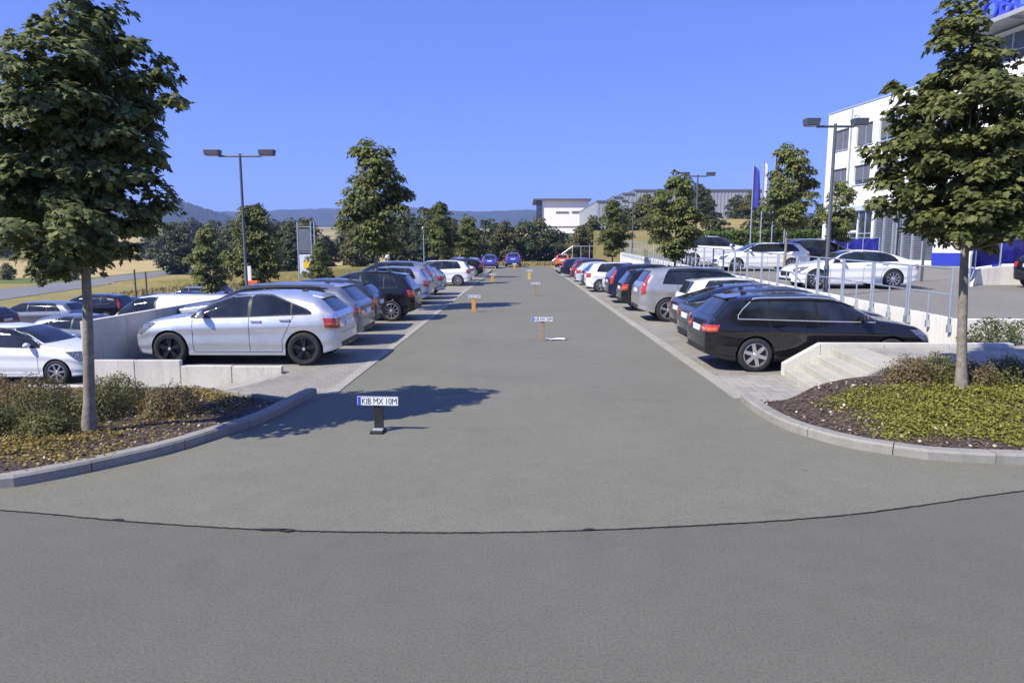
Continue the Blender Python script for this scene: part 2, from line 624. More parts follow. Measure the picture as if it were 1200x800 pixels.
def poly_sheet(name, pts, z, mat, maxedge=None, kind='structure', parent=None):
    """flat or shaped sheet from an outline; z is a number or a function of x, y"""
    zf = z if callable(z) else (lambda x, y: z)
    bm = bmesh.new()
    vs = [bm.verts.new((x, y, 0)) for x, y in pts]
    bm.faces.new(vs).normal_update()
    bmesh.ops.triangulate(bm, faces=bm.faces)
    if maxedge:
        for _ in range(7):
            es = [e for e in bm.edges if e.calc_length() > maxedge]
            if not es:
                break
            bmesh.ops.subdivide_edges(bm, edges=es, cuts=1, use_grid_fill=False)
            bmesh.ops.triangulate(bm, faces=[f for f in bm.faces if len(f.verts) > 3])
    for v in bm.verts:
        v.co.z = zf(v.co.x, v.co.y)
    bmesh.ops.recalc_face_normals(bm, faces=bm.faces)
    for f in bm.faces:
        if f.normal.z < 0:
            f.normal_flip()
    me = bpy.data.meshes.new(name)
    bm.to_mesh(me)
    bm.free()
    me.shade_smooth()
    o = link(name, me, mat, parent)
    if kind and parent is None:
        tag(o, kind=kind)
    return o


def catmull(pts, n=8):
    out = []
    P = [np.array(p, float) for p in pts]
    P = [2 * P[0] - P[1]] + P + [2 * P[-1] - P[-2]]
    for i in range(1, len(P) - 2):
        for k in range(n):
            t = k / n
            a, b, c, d = P[i - 1], P[i], P[i + 1], P[i + 2]
            out.append(tuple(0.5 * ((2 * b) + (c - a) * t + (2 * a - 5 * b + 4 * c - d) * t * t + (3 * b - a - 3 * c + d) * t ** 3)))
    out.append(tuple(P[-2]))
    return out


JOINT = [(-16, 5.85), (-9, 5.85), (-6.2, 5.86), (-4.61, 5.70), (-3.34, 5.47), (-2.18, 5.32), (-1.12, 5.28), (-0.08, 5.30), (1.34, 5.44), (2.88, 5.72), (4.79, 6.33), (6.3, 6.72), (9, 6.8), (16, 6.8)]
joint_c = catmull(JOINT, 6)
RK = [(3.30, 10.15), (3.27, 9.40), (3.36, 8.54), (3.72, 7.79), (4.17, 7.43), (4.53, 7.25), (5.36, 7.12), (7.0, 7.05), (10, 7.02), (15, 7.0)]
LK = [(-3.22, 10.47), (-3.30, 9.82), (-3.42, 8.78), (-3.68, 8.07), (-3.96, 7.40), (-4.33, 6.89), (-4.69, 6.48), (-5.02, 6.23), (-5.9, 6.05), (-8, 6.0), (-16, 6.0)]
rk_c = catmull(RK, 6)
lk_c = catmull(LK, 6)
LANE_L, LANE_R, LANE_END = -2.95, 3.27, 86.0

poly_sheet('near_road', [(-45, -16), (45, -16), (45, 6.9)] + [(x, y + 0.05) for x, y in reversed(joint_c)] + [(-45, 5.9)], 0.0, M['road'])
poly_sheet('lane', list(joint_c) + [(x - 0.0, y + 0.08) for x, y in reversed(rk_c)] + [(LANE_R, LANE_END), (LANE_L, LANE_END), (LANE_L, 10.6)] + [(x, y + 0.08) for x, y in lk_c], 0.004, M['lane'])

# bitumen joint between the two asphalt sheets
mb = MB()
jr = random.Random(3)
fine = catmull(joint_c, 7)
up, dn = [], []
for i, (x, y) in enumerate(fine):
    w = 0.005 + 0.006 * jr.random()
    y += jr.uniform(-0.005, 0.005)
    up.append((x, y + w, 0.008))
    dn.append((x, y - w, 0.008))
n = len(fine)
mb.add(up + dn, [(i, n + i, n + i + 1, i + 1) for i in range(n - 1)])
for bx, by, bl, bw in ((-3.44, 5.50, 0.05, 0.022), (-2.05, 5.315, 0.14, 0.022), (-1.92, 5.30, 0.07, 0.03), (0.55, 5.355, 0.05, 0.02)):
    k = 9
    ring = [(bx + bl * math.cos(2 * math.pi * q / k) * (0.8 + 0.4 * jr.random()), by + bw * math.sin(2 * math.pi * q / k) * (0.8 + 0.4 * jr.random()), 0.011) for q in range(k)]
    mb.add(ring, [tuple(range(k))])
tag(mb.build('road_joint', M['joint']), kind='structure')

# bays of small pavers with a flush concrete edge strip
poly_sheet('parking_bays_left', [(-8.0, 12.42), (-4.35, 12.42), (-4.35, 11.9), (-4.6, 11.2), (-5.05, 10.52), (-3.36, 9.75), (-3.12, 10.2), (-3.12, LANE_END), (-8.0, LANE_END)], 0.008, M['bay'])
poly_sheet('parking_bays_right', [(3.52, 11.9), (8.8, 11.9), (8.8, LANE_END), (3.52, LANE_END)], 0.008, M['bay'])
poly_sheet('stair_apron', [(3.40, 9.9), (4.62, 10.2), (4.9, 12.2), (3.52, 12.2), (3.46, 10.6)], 0.013, M['walk'])


def edge_strip(name, x0, x1, y0, y1, step):
    root = empty(name, (0, 0, 0))
    tag(root, kind='structure')
    y = y0
    while y < y1:
        m_ = MB()
        m_.box(x0, x1, y, min(y + step - 0.008, y1), -0.05, 0.016)
        m_.build('edging_stone', M['strip'], root)
        y += step
    return root


edge_strip('edge_strip_left', -3.12, -2.94, 10.5, 60, 1.0)
edge_strip('edge_strip_right', 3.26, 3.50, 10.3, 60, 1.0)


def kerb(name, path, width, h, seglen, inner_sign, mat):
    """single kerb stones along a path; width grows towards inner_sign side"""
    P = np.array(path)
    seg = np.hypot(*np.diff(P, axis=0).T)
    s = np.concatenate([[0], np.cumsum(seg)])
    root = empty(name, (0, 0, 0))
    tag(root, kind='structure')
    total = s[-1]
    a = 0.0
    while a < total - 0.05:
        b_ = min(a + seglen, total)
        k = 4
        q = np.linspace(a + 0.005, b_ - 0.005, k)
        px = np.interp(q, s, P[:, 0])
        py = np.interp(q, s, P[:, 1])
        e = 0.02
        tx = np.interp(np.clip(q + e, 0, total), s, P[:, 0]) - np.interp(np.clip(q - e, 0, total), s, P[:, 0])
        ty = np.interp(np.clip(q + e, 0, total), s, P[:, 1]) - np.interp(np.clip(q - e, 0, total), s, P[:, 1])
        ln = np.hypot(tx, ty)
        nxx, nyy = -ty / ln * inner_sign, tx / ln * inner_sign
        m_ = MB()
        dz = rng.uniform(-0.004, 0.004)
        prof = [(0.0, -0.12), (0.0, h - 0.025), (0.022, h), (width, h), (width, -0.12)]
        for i in range(k):
            for (o_, z_) in prof:
                m_.v.append((px[i] + nxx[i] * o_, py[i] + nyy[i] * o_, z_ + dz))
        np_ = len(prof)
        for i in range(k - 1):
            for j in range(np_):
                j2 = (j + 1) % np_
                m_.f.append((i * np_ + j, i * np_ + j2, (i + 1) * np_ + j2, (i + 1) * np_ + j))
        m_.f.append(tuple(range(np_)))
        m_.f.append(tuple((k - 1) * np_ + j for j in range(np_ - 1, -1, -1)))
        m_.build('kerb_stone', mat, root)
        a = b_
    return root


kerb('kerb_right', rk_c, 0.16, 0.12, 1.0, 1, M['kerb'])
kerb('kerb_left', lk_c, 0.16, 0.12, 1.0, -1, M['kerb'])


# ------------------------------------------------------------------ planting beds
def bed_r(x, y):
    a = float(sstep(7.3, 10.2, y)) * float(sstep(3.6, 5.4, x))
    return 0.085 + 0.36 * a + 0.02 * math.sin(x * 5.1) * math.sin(y * 4.3)


def bed_l(x, y):
    return 0.085 + 0.05 * float(sstep(-4, -6, x)) * 1 + 0.02 * math.sin(x * 4.7 + 1) * math.sin(y * 5.1)


rin = [(x, y + 0.15) if y < 7.6 else (x + 0.15, y + 0.04) for x, y in rk_c if y < 9.75]
BED_R = [(3.62, 9.75), (4.40, 10.15), (5.35, 10.02), (15, 10.02)] + [p for p in reversed(rin)]
lin = [(x, y + 0.15) if y < 6.9 else (x - 0.15, y + 0.05) for x, y in lk_c if y < 9.6]
BED_L = [(-3.50, 9.62), (-5.10, 10.42), (-6.4, 10.35), (-16, 10.3)] + [p for p in reversed(lin)]
poly_sheet('planting_bed_right', BED_R, bed_r, M['soil'], 0.25)
poly_sheet('planting_bed_left', BED_L, bed_l, M['soil'], 0.25)


def in_poly(x, y, poly):
    c = False
    j = len(poly) - 1
    for i in range(len(poly)):
        xi, yi = poly[i]
        xj, yj = poly[j]
        if (yi > y) != (yj > y) and x < (xj - xi) * (y - yi) / (yj - yi) + xi:
            c = not c
        j = i
    return c


# leaf templates -------------------------------------------------------------
def maple_template():
    out = [(0, 0), (0.22, -0.08), (0.50, 0.10), (0.30, 0.28), (0.56, 0.52), (0.26, 0.58), (0.0, 1.0), (-0.26, 0.58), (-0.56, 0.52), (-0.30, 0.28), (-0.50, 0.10), (-0.22, -0.08)]
    v = [(0, 0.33, 0.05)] + [(x, y, -0.16 * abs(x) - 0.10 * max(0, y - 0.4)) for x, y in out]
    n_ = len(out)
    f = [(0, 1 + i, 1 + (i + 1) % n_) for i in range(n_)]
    return np.array(v), f


def simple_template():
    v = [(0, 0, 0), (0.36, 0.42, -0.10), (0, 1.0, -0.12), (-0.36, 0.42, -0.10), (0, 0.45, 0.04)]
    return np.array(v), [(0, 1, 4), (1, 2, 4), (2, 3, 4), (3, 0, 4)]


def small_template():
    v = [(0, 0, 0), (0.26, 0.5, 0.05), (0, 1.0, 0), (-0.26, 0.5, 0.05)]
    return np.array(v), [(0, 1, 2, 3)]


def leaves_mesh(name, pos, nrm, tip, size, templ):
    """pos, nrm, tip: n x 3; size: n"""
    tv, tf = templ
    nrm = nrm / np.linalg.norm(nrm, axis=1, keepdims=True)
    tip = tip - nrm * np.sum(tip * nrm, axis=1, keepdims=True)
    tip = tip / (np.linalg.norm(tip, axis=1, keepdims=True) + 1e-9)
    sx = np.cross(tip, nrm)
    n_, k = len(pos), len(tv)
    V = pos[:, None, :] + size[:, None, None] * (tv[None, :, 0, None] * sx[:, None, :] + tv[None, :, 1, None] * tip[:, None, :] + tv[None, :, 2, None] * nrm[:, None, :])
    V = V.reshape(-1, 3).astype(np.float32)
    m = len(tf[0])
    F = (np.arange(n_)[:, None, None] * k + np.array(tf)[None]).reshape(-1, m)
    me = bpy.data.meshes.new(name)
    me.vertices.add(len(V))
    me.vertices.foreach_set('co', V.ravel())
    me.loops.add(F.size)
    me.loops.foreach_set('vertex_index', F.ravel().astype(np.int32))
    me.polygons.add(len(F))
    me.polygons.foreach_set('loop_start', np.arange(0, F.size, m, dtype=np.int32))
    me.update(calc_edges=True)
    return me


def crown_points(seed, z0, z1, rad, tm, nclump, per, csize, top_pow=0.85, inner=0.35, stretch=1.0, low_pow=0.55, lean=(0, 0), lobes=None):
    """leaf positions in clumps inside a tapering crown, or over a set of rounded lobes (x, y, z, r)"""
    g = np.random.default_rng(seed)
    P, N, T = [], [], []
    centres = []
    if lobes:
        area = np.array([l_[3] ** 2 for l_ in lobes])
        area = area / area.sum()
        for lx, ly, lz, lr in [lobes[q] for q in g.choice(len(lobes), nclump, p=area)]:
            d = g.normal(size=3)
            d /= np.linalg.norm(d)
            u = 0.55 + 0.45 * g.uniform() ** 0.5
            c = np.array([lx, ly, lz]) + d * lr * u * np.array([1, 1, 0.9])
            centres.append((c, csize * g.uniform(0.7, 1.2), math.atan2(c[1], c[0]), 1.0))
    ph = g.uniform(0, 6.28, 6)
    H_ = z1 - z0
    tries = 0
    while not lobes and len(centres) < nclump and tries < nclump * 30:
        tries += 1
        t = g.uniform(0, 1)
        prof = (t / tm) ** low_pow if t < tm else max(0.0, 1 - (t - tm) / (1 - tm)) ** top_pow
        if g.uniform() > prof * 0.85 + 0.12:
            continue
        a = g.uniform(0, 2 * math.pi)
        bump = 1 + 0.17 * math.sin(2 * a + ph[0] + 5 * t) + 0.17 * math.sin(3 * a + ph[1] - 9 * t) + 0.15 * math.sin(15 * t + ph[2] + 2 * a)
        rr = rad * max(prof, 0.06) * bump
        r = rr * (inner + (1 - inner) * math.sqrt(g.uniform()))
        c = np.array([r * math.cos(a) * stretch + lean[0] * t, r * math.sin(a) + lean[1] * t, z0 + t * H_])
        s = csize * g.uniform(0.65, 1.3) * (0.55 + 0.45 * prof)
        centres.append((c, s, a, r / (rr + 1e-6)))
    for c, s, a, fr in centres:
        m = max(6, int(per * g.uniform(0.6, 1.35) * (s / csize) ** 1.3))
        d = g.normal(size=(m, 3))
        d /= np.linalg.norm(d, axis=1, keepdims=True)
        d[:, 2] = np.abs(d[:, 2]) * 0.9 - 0.35 * (g.uniform(size=m) < 0.4)
        u = g.uniform(0.35, 1.0, size=m) ** 0.6
        off = d * (s * u)[:, None] * np.array([1, 1, 0.62])
        off[:, 2] -= 0.35 * (off[:, 0] ** 2 + off[:, 1] ** 2) / max(s, 0.05)      # drooping umbrella
        p = c + off
        out = np.array([math.cos(a), math.sin(a), 0.0])
        nn = d * 0.65 + np.array([0, 0, 0.75]) + out * 0.35 + g.normal(size=(m, 3)) * 0.45
        tt = off * np.array([1, 1, 0]) / max(s, 0.05) + out * 0.4 + np.array([0, 0, -0.55]) + g.normal(size=(m, 3)) * 0.25
        P.append(p)
        N.append(nn)
        T.append(tt)
    return np.concatenate(P), np.concatenate(N), np.concatenate(T), centres


def trunk_mesh(name, seed, h, z1, r0, centres, nlimb, bend=(0, 0), n=9):
    g = random.Random(seed)
    mb_ = MB()
    path, rad = [], []
    k = 12
    for i in range(k + 1):
        t = i / k
        path.append((bend[0] * t + 0.02 * math.sin(5 * t + seed), bend[1] * t + 0.02 * math.cos(4 * t + seed), t * z1 * 0.9))
        rad.append(max(0.012, r0 * (1 - 0.22 * t * z1 / max(h, 0.1) if t * z1 < h else (0.78 * (1 - (t * z1 - h) / (z1 - h + 1e-6)) ** 0.9)) * (1.0 + 0.45 * math.exp(-t * z1 * 7))))
    mb_.tube([Vector(p) for p in [(path[0][0], path[0][1], -0.15)] + path], [rad[0] * 1.08] + rad, n)
    for c, s, a, fr in g.sample(centres, min(nlimb, len(centres))):
        zb = max(h * 0.95, min(c[2] - 0.35 - 0.35 * math.hypot(c[0], c[1]), z1 * 0.8))
        tb = zb / z1
        st = Vector((bend[0] * tb, bend[1] * tb, zb))
        en = Vector(c)
        md = (st + en) * 0.5 + Vector((0, 0, -0.06))
        r1 = r0 * 0.38 * max(0.25, 1 - tb * 0.75)
        mb_.tube([st, md, en], [r1, r1 * 0.7, r1 * 0.25], 6)
    return mb_.mesh(name, 60)


def make_tree(name, loc, label, crown, trunk, group=None, cat='tree', leaf=None, bark=None, rz=0.0, sc=1.0):
    root = empty(name, loc, rz)
    root.scale = (sc, sc, sc)
    tag(root, label, cat, group)
    o = link('crown', crown, leaf, root)
    tag(o, kind='stuff')
    link('trunk', trunk, bark, root)
    return root


def tree_meshes(seed, h, z1, rad, tm, nclump, per, csize, lsize, templ, leaf, bark, r0, nlimb=14, bend=(0, 0), **kw):
    P, N, T, C = crown_points(seed, h, z1, rad, tm, nclump, per, csize, **kw)
    g = np.random.default_rng(seed + 1)
    me_ = leaves_mesh('crown', P, N, T, g.uniform(0.7, 1.25, len(P)) * lsize, templ)
    me_.materials.append(leaf)
    tm_ = trunk_mesh('trunk', seed, h, z1, r0, C, nlimb, bend)
    tm_.materials.append(bark)
    return me_, tm_


MAPLE, SIMPLE, SMALL = maple_template(), simple_template(), small_template()
def with_depth(front, seed):
    """lobes seen from the lane, given real depth around the stem"""
    g = random.Random(seed)
    out = []
    for i, (x, z, r) in enumerate(front):
        lim = max(0.05, 1.0 - abs(x) * 0.55) * (0.75 if r > 0.3 else 0.3)
        y = -lim * g.uniform(0.2, 1.0) if i % 2 == 0 else lim * g.uniform(0.2, 0.9)
        out.append((x, y, z, r))
        if r > 0.34:
            out.append((x * 0.7, -y, z + g.uniform(-0.15, 0.15), r * 0.95))
    return out


def rand_lobes(seed, z0, z1, R_, tm, n_=17):
    g = random.Random(seed)
    H_ = z1 - z0
    out = [(0.0, 0.0, z1 - 0.25, 0.24), (g.uniform(-.1, .1), 0.0, z1 - 0.7, 0.36), (0, 0, z0 + 0.5 * H_, 0.55 * R_), (0, 0, z0 + 0.28 * H_, 0.55 * R_)]
    a = g.uniform(0, 6)
    for i in range(n_):
        t = (i + 0.5) / n_ * 0.85
        prof = (t / tm) ** 0.5 if t < tm else max(0.0, 1 - (t - tm) / (1 - tm)) ** 0.85
        a += 2.4 + g.uniform(-0.5, 0.5)
        rr = R_ * prof * g.uniform(0.55, 0.85)
        out.append((rr * math.cos(a), rr * math.sin(a), z0 + 0.12 + t * H_, R_ * g.uniform(0.28, 0.46) * (0.6 + 0.4 * prof)))
    return out


LOB_L = with_depth([(0.40, 5.12, 0.17), (0.06 + 0.35, 4.80, 0.24), (0.0 + 0.32, 4.35, 0.36), (0.62 + 0.26, 4.2, 0.28), (0.80 + 0.2, 3.85, 0.32), (-0.50 + 0.2, 4.0, 0.34), (-0.72 + 0.2, 3.55, 0.42), (0.10 + 0.2, 3.5, 0.62), (0.72 + 0.14, 3.15, 0.36),
                    (0.42 + 0.1, 2.72, 0.40), (-0.30 + 0.1, 2.95, 0.52), (-0.80 + 0.1, 2.95, 0.38), (0.05, 2.38, 0.42), (-0.32, 2.25, 0.32), (0.28, 3.95, 0.48), (-0.1, 3.2, 0.5), (-1.0, 3.3, 0.36), (-0.95, 2.6, 0.34), (0.12, 2.08, 0.30), (-0.30, 2.02, 0.28), (0.42, 2.32, 0.32)], 3)
LOB_R = with_depth([(-0.44, 5.25, 0.15), (-0.46, 4.95, 0.24), (-0.52, 4.55, 0.34), (-0.86, 4.0, 0.34), (-0.28, 4.10, 0.36), (-0.50, 3.5, 0.60), (0.18, 3.42, 0.40), (-0.97, 3.2, 0.36), (0.0, 2.95, 0.62), (-1.0, 2.68, 0.32), (-0.52, 2.42, 0.40), (0.50, 2.80, 0.46),
                    (0.40, 2.36, 0.38), (-0.18, 2.32, 0.40), (0.85, 2.95, 0.36), (0.9, 2.5, 0.36)], 4)
# the two young maples in the beds
c_, t_ = tree_meshes(12, 1.85, 4.9, 1.10, 0.47, 520, 66, 0.19, 0.078, MAPLE, M['leaf_left'], M['bark'], 0.066, 26, (0.22, 0.0), lobes=LOB_L)
make_tree('maple_tree', (-5.16, 7.85, 0.12), 'dark green young maple with slender trunk in the bed beside the white hatchback', c_, t_)
c_, t_ = tree_meshes(23, 2.0, 5.2, 1.06, 0.34, 500, 66, 0.19, 0.078, MAPLE, M['leaf'], M['bark'], 0.066, 26, (-0.30, 0.0), lobes=LOB_R)
make_tree('maple_tree', (6.05, 9.3, bed_r(6.05, 9.3)), 'young maple with pale trunk in the raised bed beside the concrete steps', c_, t_)
# four crown shapes for the trees of the parking rows
ROW = [tree_meshes(31 + i, 1.9, 6.3, 1.28, (0.34, 0.30, 0.42, 0.36)[i], 200, 54, 0.30, 0.15, SIMPLE, M['leaf'], M['bark'], 0.075, 14, (0.05, 0), lobes=rand_lobes(400 + i, 2.0, 6.3, 1.25, (0.34, 0.30, 0.42, 0.36)[i])) for i in range(4)]
row_trees = [
    (-5.35, 24.9, 0.0, 0, 1.0, 'tall maple between the black crossover and the lavender silver cars'),
    (-5.05, 42.6, 0.0, 1, 0.84, 'maple rising behind the white hatchback in the lane row'),
    (-4.2, 52.0, 0.0, 2, 0.78, 'broad maple standing over the dark hatchback far along the lane'),
    (-12.8, 33.0, -1.86, 1, 1.03, 'maple right beside the lamp mast above the lower car park'),
    (-17.4, 38.0, -2.03, 2, 0.92, 'small round maple behind the row of black cars in the lower car park'),
    (-13.6, 46.0, -2.2, 3, 0.80, 'slim maple in dry grass next to the tall sign frame'),
    (6.55, 29.6, 0.0, 2, 0.90, 'dense round maple behind the silver estate car in the right row'),
    (6.15, 47.0, 0.0, 3, 0.90, 'maple at the white retaining wall behind the white car in the row'),
    (10.2, 52.0, 1.4, 1, 0.86, 'maple on the dry slope behind the railing near a lamp mast'),
    (12.75, 33.6, 1.1, 0, 1.0, 'maple between the white estate car and the lamp mast on the upper road'),
    (16.6, 36.5, 1.2, 3, 0.74, 'small dark maple beside the white office building corner'),
]
for i, (x, y, z, k, sc, lab) in enumerate(row_trees):
    make_tree('maple_tree', (x, y, z), lab, ROW[k][0], ROW[k][1], 'maples planted around the car park', rz=i * 1.37, sc=sc)
#PART2
# background tree belt: low-branched trees, shared meshes
BELT = []
for i in range(5):
    olive = i >= 3
    BELT.append(tree_meshes(60 + i, 0.3, 8.0, 2.9, 0.42, 110, 40, 1.0, 0.5, SIMPLE, M['leaf_olive'] if olive else M['leaf_far'], M['bark_dark'], 0.16, 8, (0, 0), top_pow=0.6, inner=0.3, low_pow=0.35))
br = random.Random(5)
belt = []
for k in range(24):                      # behind the end of the lane
    x = -46 + k * 2.75 + br.uniform(-1, 1)
    y = 96 + br.uniform(0, 24) + (14 if k % 3 == 0 else 0)
    belt.append((x, y, br.uniform(0.75, 1.08), 'trees at the end of the lane', 'bushy tree in the dense belt closing off the end of the lane'))
for k in range(30):                      # wood across the fields
    x = -330 + k * 8.6 + br.uniform(-3, 3)
    y = 265 + br.uniform(-14, 30) - 0.12 * (x + 200)
    belt.append((x, y, br.uniform(1.5, 2.2), 'trees of the wood across the fields', 'dark tree in the wood across the dry fields'))
for k in range(16):                      # second line in front of far hall and white building
    x = 8 + k * 2.6 + br.uniform(-1, 1)
    y = 120 + br.uniform(-8, 16)
    belt.append((x, y, br.uniform(0.55, 0.85), 'trees in front of the industrial hall', 'green tree on the slope below the industrial hall'))
for k in range(14):                      # between the lower car park and the sign
    x = -60 + k * 3.2 + br.uniform(-1, 1)
    y = 128 + br.uniform(-10, 22)
    belt.append((x, y, br.uniform(1.0, 1.4), 'trees behind the sign frame', 'dark round tree in the group behind the tall sign frame'))
for k in range(9):                       # far left, behind the lower car park
    x = -78 + k * 4.6 + br.uniform(-1.5, 1.5)
    y = 88 + br.uniform(-8, 10) - 2.2 * k * 0
    if -60 < x < -40:
        continue
    belt.append((x, y, br.uniform(0.28, 0.45), 'bushes along the field road', 'low grey green bush on the verge of the field road'))
for i, (x, y, s, g_, lab) in enumerate(belt):
    k = br.randrange(5) if 'wood' not in g_ else br.randrange(3)
    make_tree('bushy_tree', (x, y, gz(x, y) - 0.2), lab, BELT[k][0], BELT[k][1], g_, rz=br.uniform(0, 6), sc=s)


# hills
def hill(name, prof, dist, depth, seed):
    g = np.random.default_rng(seed)
    mb_ = MB()
    px = np.linspace(prof[0][0], prof[-1][0], 420 if dist > 2500 else 200)
    py = np.interp(px, [p[0] for p in prof], [p[1] for p in prof])
    k = np.ones(7) / 7
    py = np.convolve(np.pad(py, 3, mode='edge'), k, mode='valid')
    rows = 26
    for j in range(rows):
        t = j / (rows - 1)
        d = dist - depth + 2 * depth * t
        for i in range(len(px)):
            top = 2.3 + (290 - py[i]) * dist / 800.0
            base = 8.0
            hfac = math.sin(math.pi * t) ** 0.8
            z = base + (top - base) * hfac + g.normal() * 1.7 * hfac
            u = (px[i] - 612) / 800.0
            mb_.v.append((u * d, d, z))
    n_ = len(px)
    for j in range(rows - 1):
        for i in range(n_ - 1):
            mb_.f.append((j * n_ + i, j * n_ + i + 1, (j + 1) * n_ + i + 1, (j + 1) * n_ + i))
    o = link(name, mb_.mesh(name, recalc=False), M['hill'])
    o.data.shade_smooth()
    tag(o, kind='structure')


hill('hills_far', [(-900, 250), (-300, 244), (0, 246), (100, 243), (180, 242), (260, 250), (300, 249), (360, 247), (420, 245.5), (480, 244.5), (520, 248), (560, 250.5), (620, 247.5), (660, 249), (760, 251), (900, 252), (1200, 249), (1600, 246), (2200, 252)], 3200, 800, 4)
hill('hill_left', [(60, 268), (120, 258), (160, 246), (190, 237.5), (205, 235.5), (225, 240), (250, 248), (285, 257), (330, 268)], 1900, 420, 5)

# field strips and the country road across the low ground on the left
poly_sheet('stubble_field', [(-66, 103), (-150, 103), (-240, 190), (-110, 250), (-86, 215)], lambda x, y: gz(x, y) + 0.012, M['field'], 8)
poly_sheet('green_field', [(-59, 88), (-140, 88), (-150, 104), (-67, 104), (-90, 214), (-80, 214)], lambda x, y: gz(x, y) + 0.024, M['field_green'], 8)
poly_sheet('country_road', [(-52, 50), (-44, 50), (-52, 84), (-60, 116), (-70, 206), (-73, 240), (-82, 240), (-79, 200), (-68, 118), (-61, 88)], lambda x, y: gz(x, y) + 0.04, M['farroad'], 3)

# ------------------------------------------------------------------ lower car park and upper road
poly_sheet('lower_car_park', [(-40, 12.55), (-8.2, 12.55), (-8.2, 64), (-34, 64), (-40, 40)], lambda x, y: lower_z(y) + 0.05, M['lower'], 6)
poly_sheet('upper_road', [(8.95, 14.05), (60, 14.05), (60, 57), (8.95, 57)], lambda x, y: road_z(y), M['upper'], 6)


def path_z(x, y):
    if x > -4.55:
        return 0.006
    if x > -6.4:
        return 0.006 - 0.42 * (-4.55 - x) / 1.85
    return -0.414


poly_sheet('footpath', [(-16, 10.36), (-6.4, 10.40), (-5.1, 10.50), (-4.62, 11.2), (-4.36, 11.9), (-4.36, 12.29), (-16, 12.29)], path_z, M['walk'], 0.4)


def block_wall(name, label, cat, mat, blocks, kind=None, pname='wall_block', bev=0.008):
    """blocks: list of 8-point hexahedra"""
    p0 = blocks[0][0]
    root = empty(name, (0, 0, 0))
    tag(root, label, cat)
    for b_ in blocks:
        m_ = MB()
        m_.hexa(b_)
        m_.build(pname, mat, root, bevel=bev)
    return root


def hx(x0, x1, y0, y1, z0, z1, z1b=None):
    """box whose top may slope along y (z1 at y0, z1b at y1)"""
    z1b = z1 if z1b is None else z1b
    return [(x0, y0, z0), (x1, y0, z0), (x1, y1, z0), (x0, y1, z0), (x0, y0, z1), (x1, y0, z1), (x1, y1, z1b), (x0, y1, z1b)]


g_ = 0.006
xb = [-8.05, -7.15, -6.30, -5.35, -4.42]
block_wall('concrete_wall', 'low stepped concrete block wall below the silver hatchback', 'wall', M['conc'],
           [hx(xb[i] + g_, xb[i + 1] - g_, 12.30, 12.42, -1.3, (0.24, 0.24, 0.14, 0.13)[i]) for i in range(4)])
block_wall('concrete_wall', 'low concrete wall in front of the white hatchback beside the footpath', 'wall', M['conc'],
           [hx(-16 + i * 1.6 + g_, -16 + (i + 1) * 1.6 - g_ - (0.1 if i == 4 else 0), 12.30, 12.42, -1.6, -0.24) for i in range(5)])
block_wall('parapet_wall', 'grey concrete parapet along the noses of the left parked cars', 'wall', M['conc'],
           [hx(-8.19, -8.05, 12.44 + i * 1.25 + g_, 12.44 + (i + 1) * 1.25 - g_, -2.5, 0.95) for i in range(38)], pname='wall_panel')


def wt(y):
    return 0.55 + 0.0215 * y


block_wall('retaining_wall', 'long white retaining wall carrying the galvanised railing', 'wall', M['whiteconc'],
           [hx(8.80, 8.95, 14.06 + i * 2.4 + g_, 14.06 + (i + 1) * 2.4 - g_, -0.3, wt(14.06 + i * 2.4), wt(16.46 + i * 2.4)) for i in range(20)], pname='wall_panel')
block_wall('retaining_wall', 'short white retaining wall behind the shrubs at the top of the steps', 'wall', M['whiteconc'],
           [hx(8.80 + i * 2.4 + g_, 8.80 + (i + 1) * 2.4 - g_, 13.9, 14.05, -0.3, 0.86) for i in range(5)], pname='wall_panel')

# steps
steps = empty('concrete_steps', (0, 0, 0))
tag(steps, 'pale concrete steps rising to the landing beside the black estate car', 'steps')
for i in range(4):
    xa = 4.50 + 0.27 * i
    m_ = MB()
    sk = 0.24
    end = xa + (0.29 if i < 3 else 0.6)
    y0, y1 = 10.14, 12.19
    m_.hexa([(xa, y0, -0.1), (end, y0, -0.1), (end + sk, y1, -0.1), (xa + sk, y1, -0.1), (xa, y0, 0.13 * (i + 1)), (end, y0, 0.13 * (i + 1)), (end + sk, y1, 0.13 * (i + 1)), (xa + sk, y1, 0.13 * (i + 1))])
    m_.build('step', M['step'], steps, bevel=0.012)
poly_sheet('landing', [(5.90, 10.14), (20, 10.14), (20, 13.89), (8.79, 13.89), (8.79, 12.19), (6.14, 12.19)], 0.516, M['walk'])
ck = empty('stair_cheek_wall', (0, 0, 0))
tag(ck, 'sloping concrete cheek wall between the steps and the black estate car', 'wall')
for a, b_, za, zb in ((4.72, 5.36, 0.23, 0.60), (5.36, 6.5, 0.60, 0.60), (6.5, 7.65, 0.60, 0.60), (7.65, 8.79, 0.60, 0.60)):
    m_ = MB()
    a2, b2 = a + (0 if a < 5 else g_), b_ - g_ * 0.5
    m_.hexa([(a2, 12.2, -0.1), (b2, 12.2, -0.1), (b2, 12.34, -0.1), (a2, 12.34, -0.1), (a2, 12.2, za), (b2, 12.2, zb), (b2, 12.34, zb), (a2, 12.34, za)])
    m_.build('coping_block', M['conc'], ck, bevel=0.008)
ed = empty('bed_edging', (0, 0, 0))
tag(ed, 'thin concrete edging between the raised bed and the steps', 'edging')
pts = [(4.42, 10.04, 0.06), (5.35, 10.04, 0.53), (6.5, 10.04, 0.55), (7.9, 10.04, 0.55), (9.4, 10.04, 0.55), (11, 10.04, 0.55), (13, 10.04, 0.55), (15, 10.04, 0.55)]
